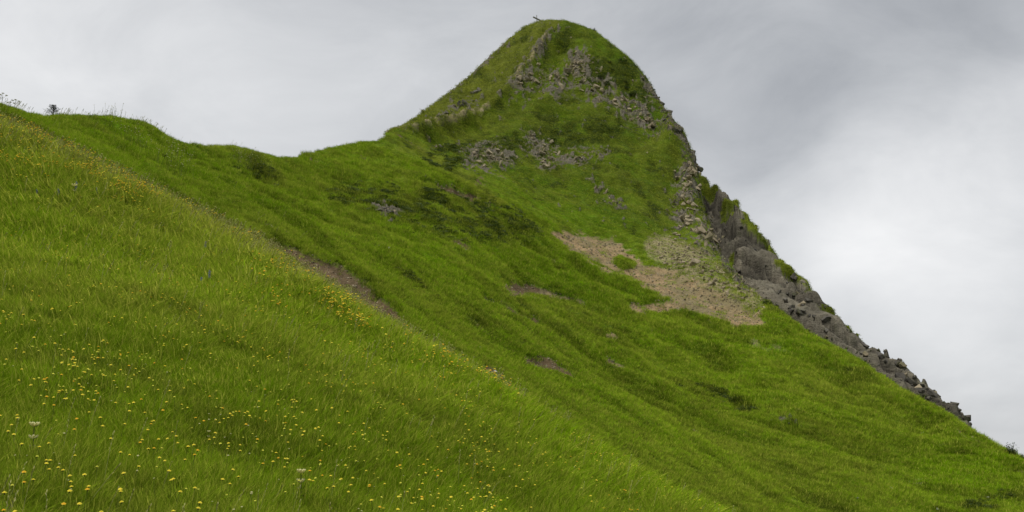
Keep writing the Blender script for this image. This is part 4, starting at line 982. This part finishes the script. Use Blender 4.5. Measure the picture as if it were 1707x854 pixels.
def bush(name, u, vb, wpx, hpx, label, group, mat, dmin=50, n=420, leaf=0.09, cat='shrub'):
    p = hit(u, vb, 0, dmin=dmin)
    if p is None: return
    h = hpx / F * p.y; w = wpx / F * p.y; root = empty(name, p); tag(root, label, cat, group)
    tr = MB(); lv = MB(); tips = []
    for k in range(9):
        a = random.uniform(0, 6.283); r = w * 0.5 * math.sqrt(random.random()); t = Vector((r * math.cos(a), r * math.sin(a) * 0.8, h * random.uniform(0.55, 1.0) * (1 - 0.5 * (2 * r / w) ** 2))); tr.tube([Vector((0, 0, -0.1 * h)), t * 0.5 + Vector((0, 0, 0.1 * h)), t], [h * 0.03, h * 0.02, h * 0.008], 4); tips.append(t)
    sc = max(w, h)
    for k in range(n):
        t = random.choice(tips); q = t.lerp(Vector((t.x * 0.5, t.y * 0.5, 0)), random.random() ** 1.3) + Vector((random.gauss(0, 1), random.gauss(0, 1), random.gauss(0, 0.8))) * sc * 0.085
        d = Vector((random.gauss(0, 1), random.gauss(0, 1), random.gauss(0.5, 0.8))).normalized() * sc * leaf * random.uniform(0.6, 1.2); lv.petal(q, q + d, sc * leaf * 0.6)
    part('stem', tr, M_BARK, root); part('foliage', lv, mat, root)
for u, v, w, h, lab in [(1002, 132, 16, 11, 'dark shrub on the peak, leftmost and right of the pale rock band'), (1012, 142, 15, 9, 'dark flat shrub just below the leftmost dark shrub on the peak'), (1016, 106, 9, 6, 'small dark shrub high on the peak, upper left of the group'), (1034, 102, 11, 7, 'small dark shrub high on the peak, upper right of the group'),
                        (1043, 140, 12, 8, 'dark shrub on the peak above the largest one'), (1045, 150, 13, 7, 'narrow dark shrub on the peak between two larger dark shrubs'), (1056, 160, 20, 10, 'largest and lowest dark shrub on the right of the peak'), (1073, 135, 9, 8, 'small dark shrub beside the right skyline of the peak'), (991, 52, 7, 6, 'tiny dark bush on the right skyline below the summit'),
                        (1136, 222, 10, 9, 'dark shrub on the steep right skyline above the broken rock rib'), (1020, 118, 8, 5, 'faint dark shrub between the high pair and the larger shrubs on the peak')]:
    bush('dwarf_shrub', u, v, w, h, lab, 'dark shrubs on the upper right of the peak', M_SHR, 150, 300, 0.10)
bush('leafy_bush', 1688, 760, 26, 22, 'leafy bush with an upright shoot at the lower right skyline', 'bushes on the lower right skyline', M_BUSH)
bush('leafy_bush', 1708, 768, 16, 15, 'second leafy bush cut by the right edge of the picture', 'bushes on the lower right skyline', M_BUSH)
bush('leafy_bush', 313, 632, 18, 12, 'dark leafy herb clump in the middle of the foreground meadow', 'dark herb clumps in the meadow', M_SHR, 10, 260, 0.13)
for u, v, w, h, lab in [(436, 291, 15, 7, 'dark leafy shrub patch with white flowers on the hillside'), (461, 299, 13, 6, 'dark leafy shrub right of the white flowered one on the hillside'), (273, 262, 14, 5, 'dark low shrub below the grassy knoll at left')]:
    bush('low_shrub', u, v, w, h, lab, 'low dark shrubs on the hillside', M_SHR, 55, 360, 0.09)

# ------------------------------------------------------------------ the summit cross
p = hit(895, 35.5, 0, dmin=195)
M_WOOD = plain('weathered_wood', (0.30, 0.285, 0.265), (0.20, 0.185, 0.17), 5)
root = empty('summit_cross', p); tag(root, 'weathered grey wooden cross on the grassy summit', 'cross')
def beam(name, a, b, w, mat):
    bm = bmesh.new(); bmesh.ops.create_cube(bm, size=1.0); d = b - a
    bm.transform(Matrix.Translation((a + b) / 2) @ d.to_track_quat('Z', 'Y').to_matrix().to_4x4() @ Matrix.Diagonal((w, w * 0.9, d.length, 1)))
    bmesh.ops.bevel(bm, geom=bm.edges[:], offset=w * 0.08, segments=1, affect='EDGES')
    me = bpy.data.meshes.new(name); bm.to_mesh(me); bm.free(); me.materials.append(mat)
    o = bpy.data.objects.new(name, me); COL.objects.link(o); o.parent = root; return o
pxm = p.y / F
zc = (35.5 - 30.0) * pxm / math.cos(PITCH)
beam('post', Vector((0, 0, -0.5)), Vector((-0.04, 0, zc + 7.5 * pxm)), 0.17, M_WOOD)
beam('crossarm', Vector((-6.6 * pxm, -0.85, zc + 0.1)), Vector((6.6 * pxm, 0.85, zc + 0.03)), 0.24, M_WOOD)
print('all', round(time.time() - T0, 1), 'objects', len(C.objects))
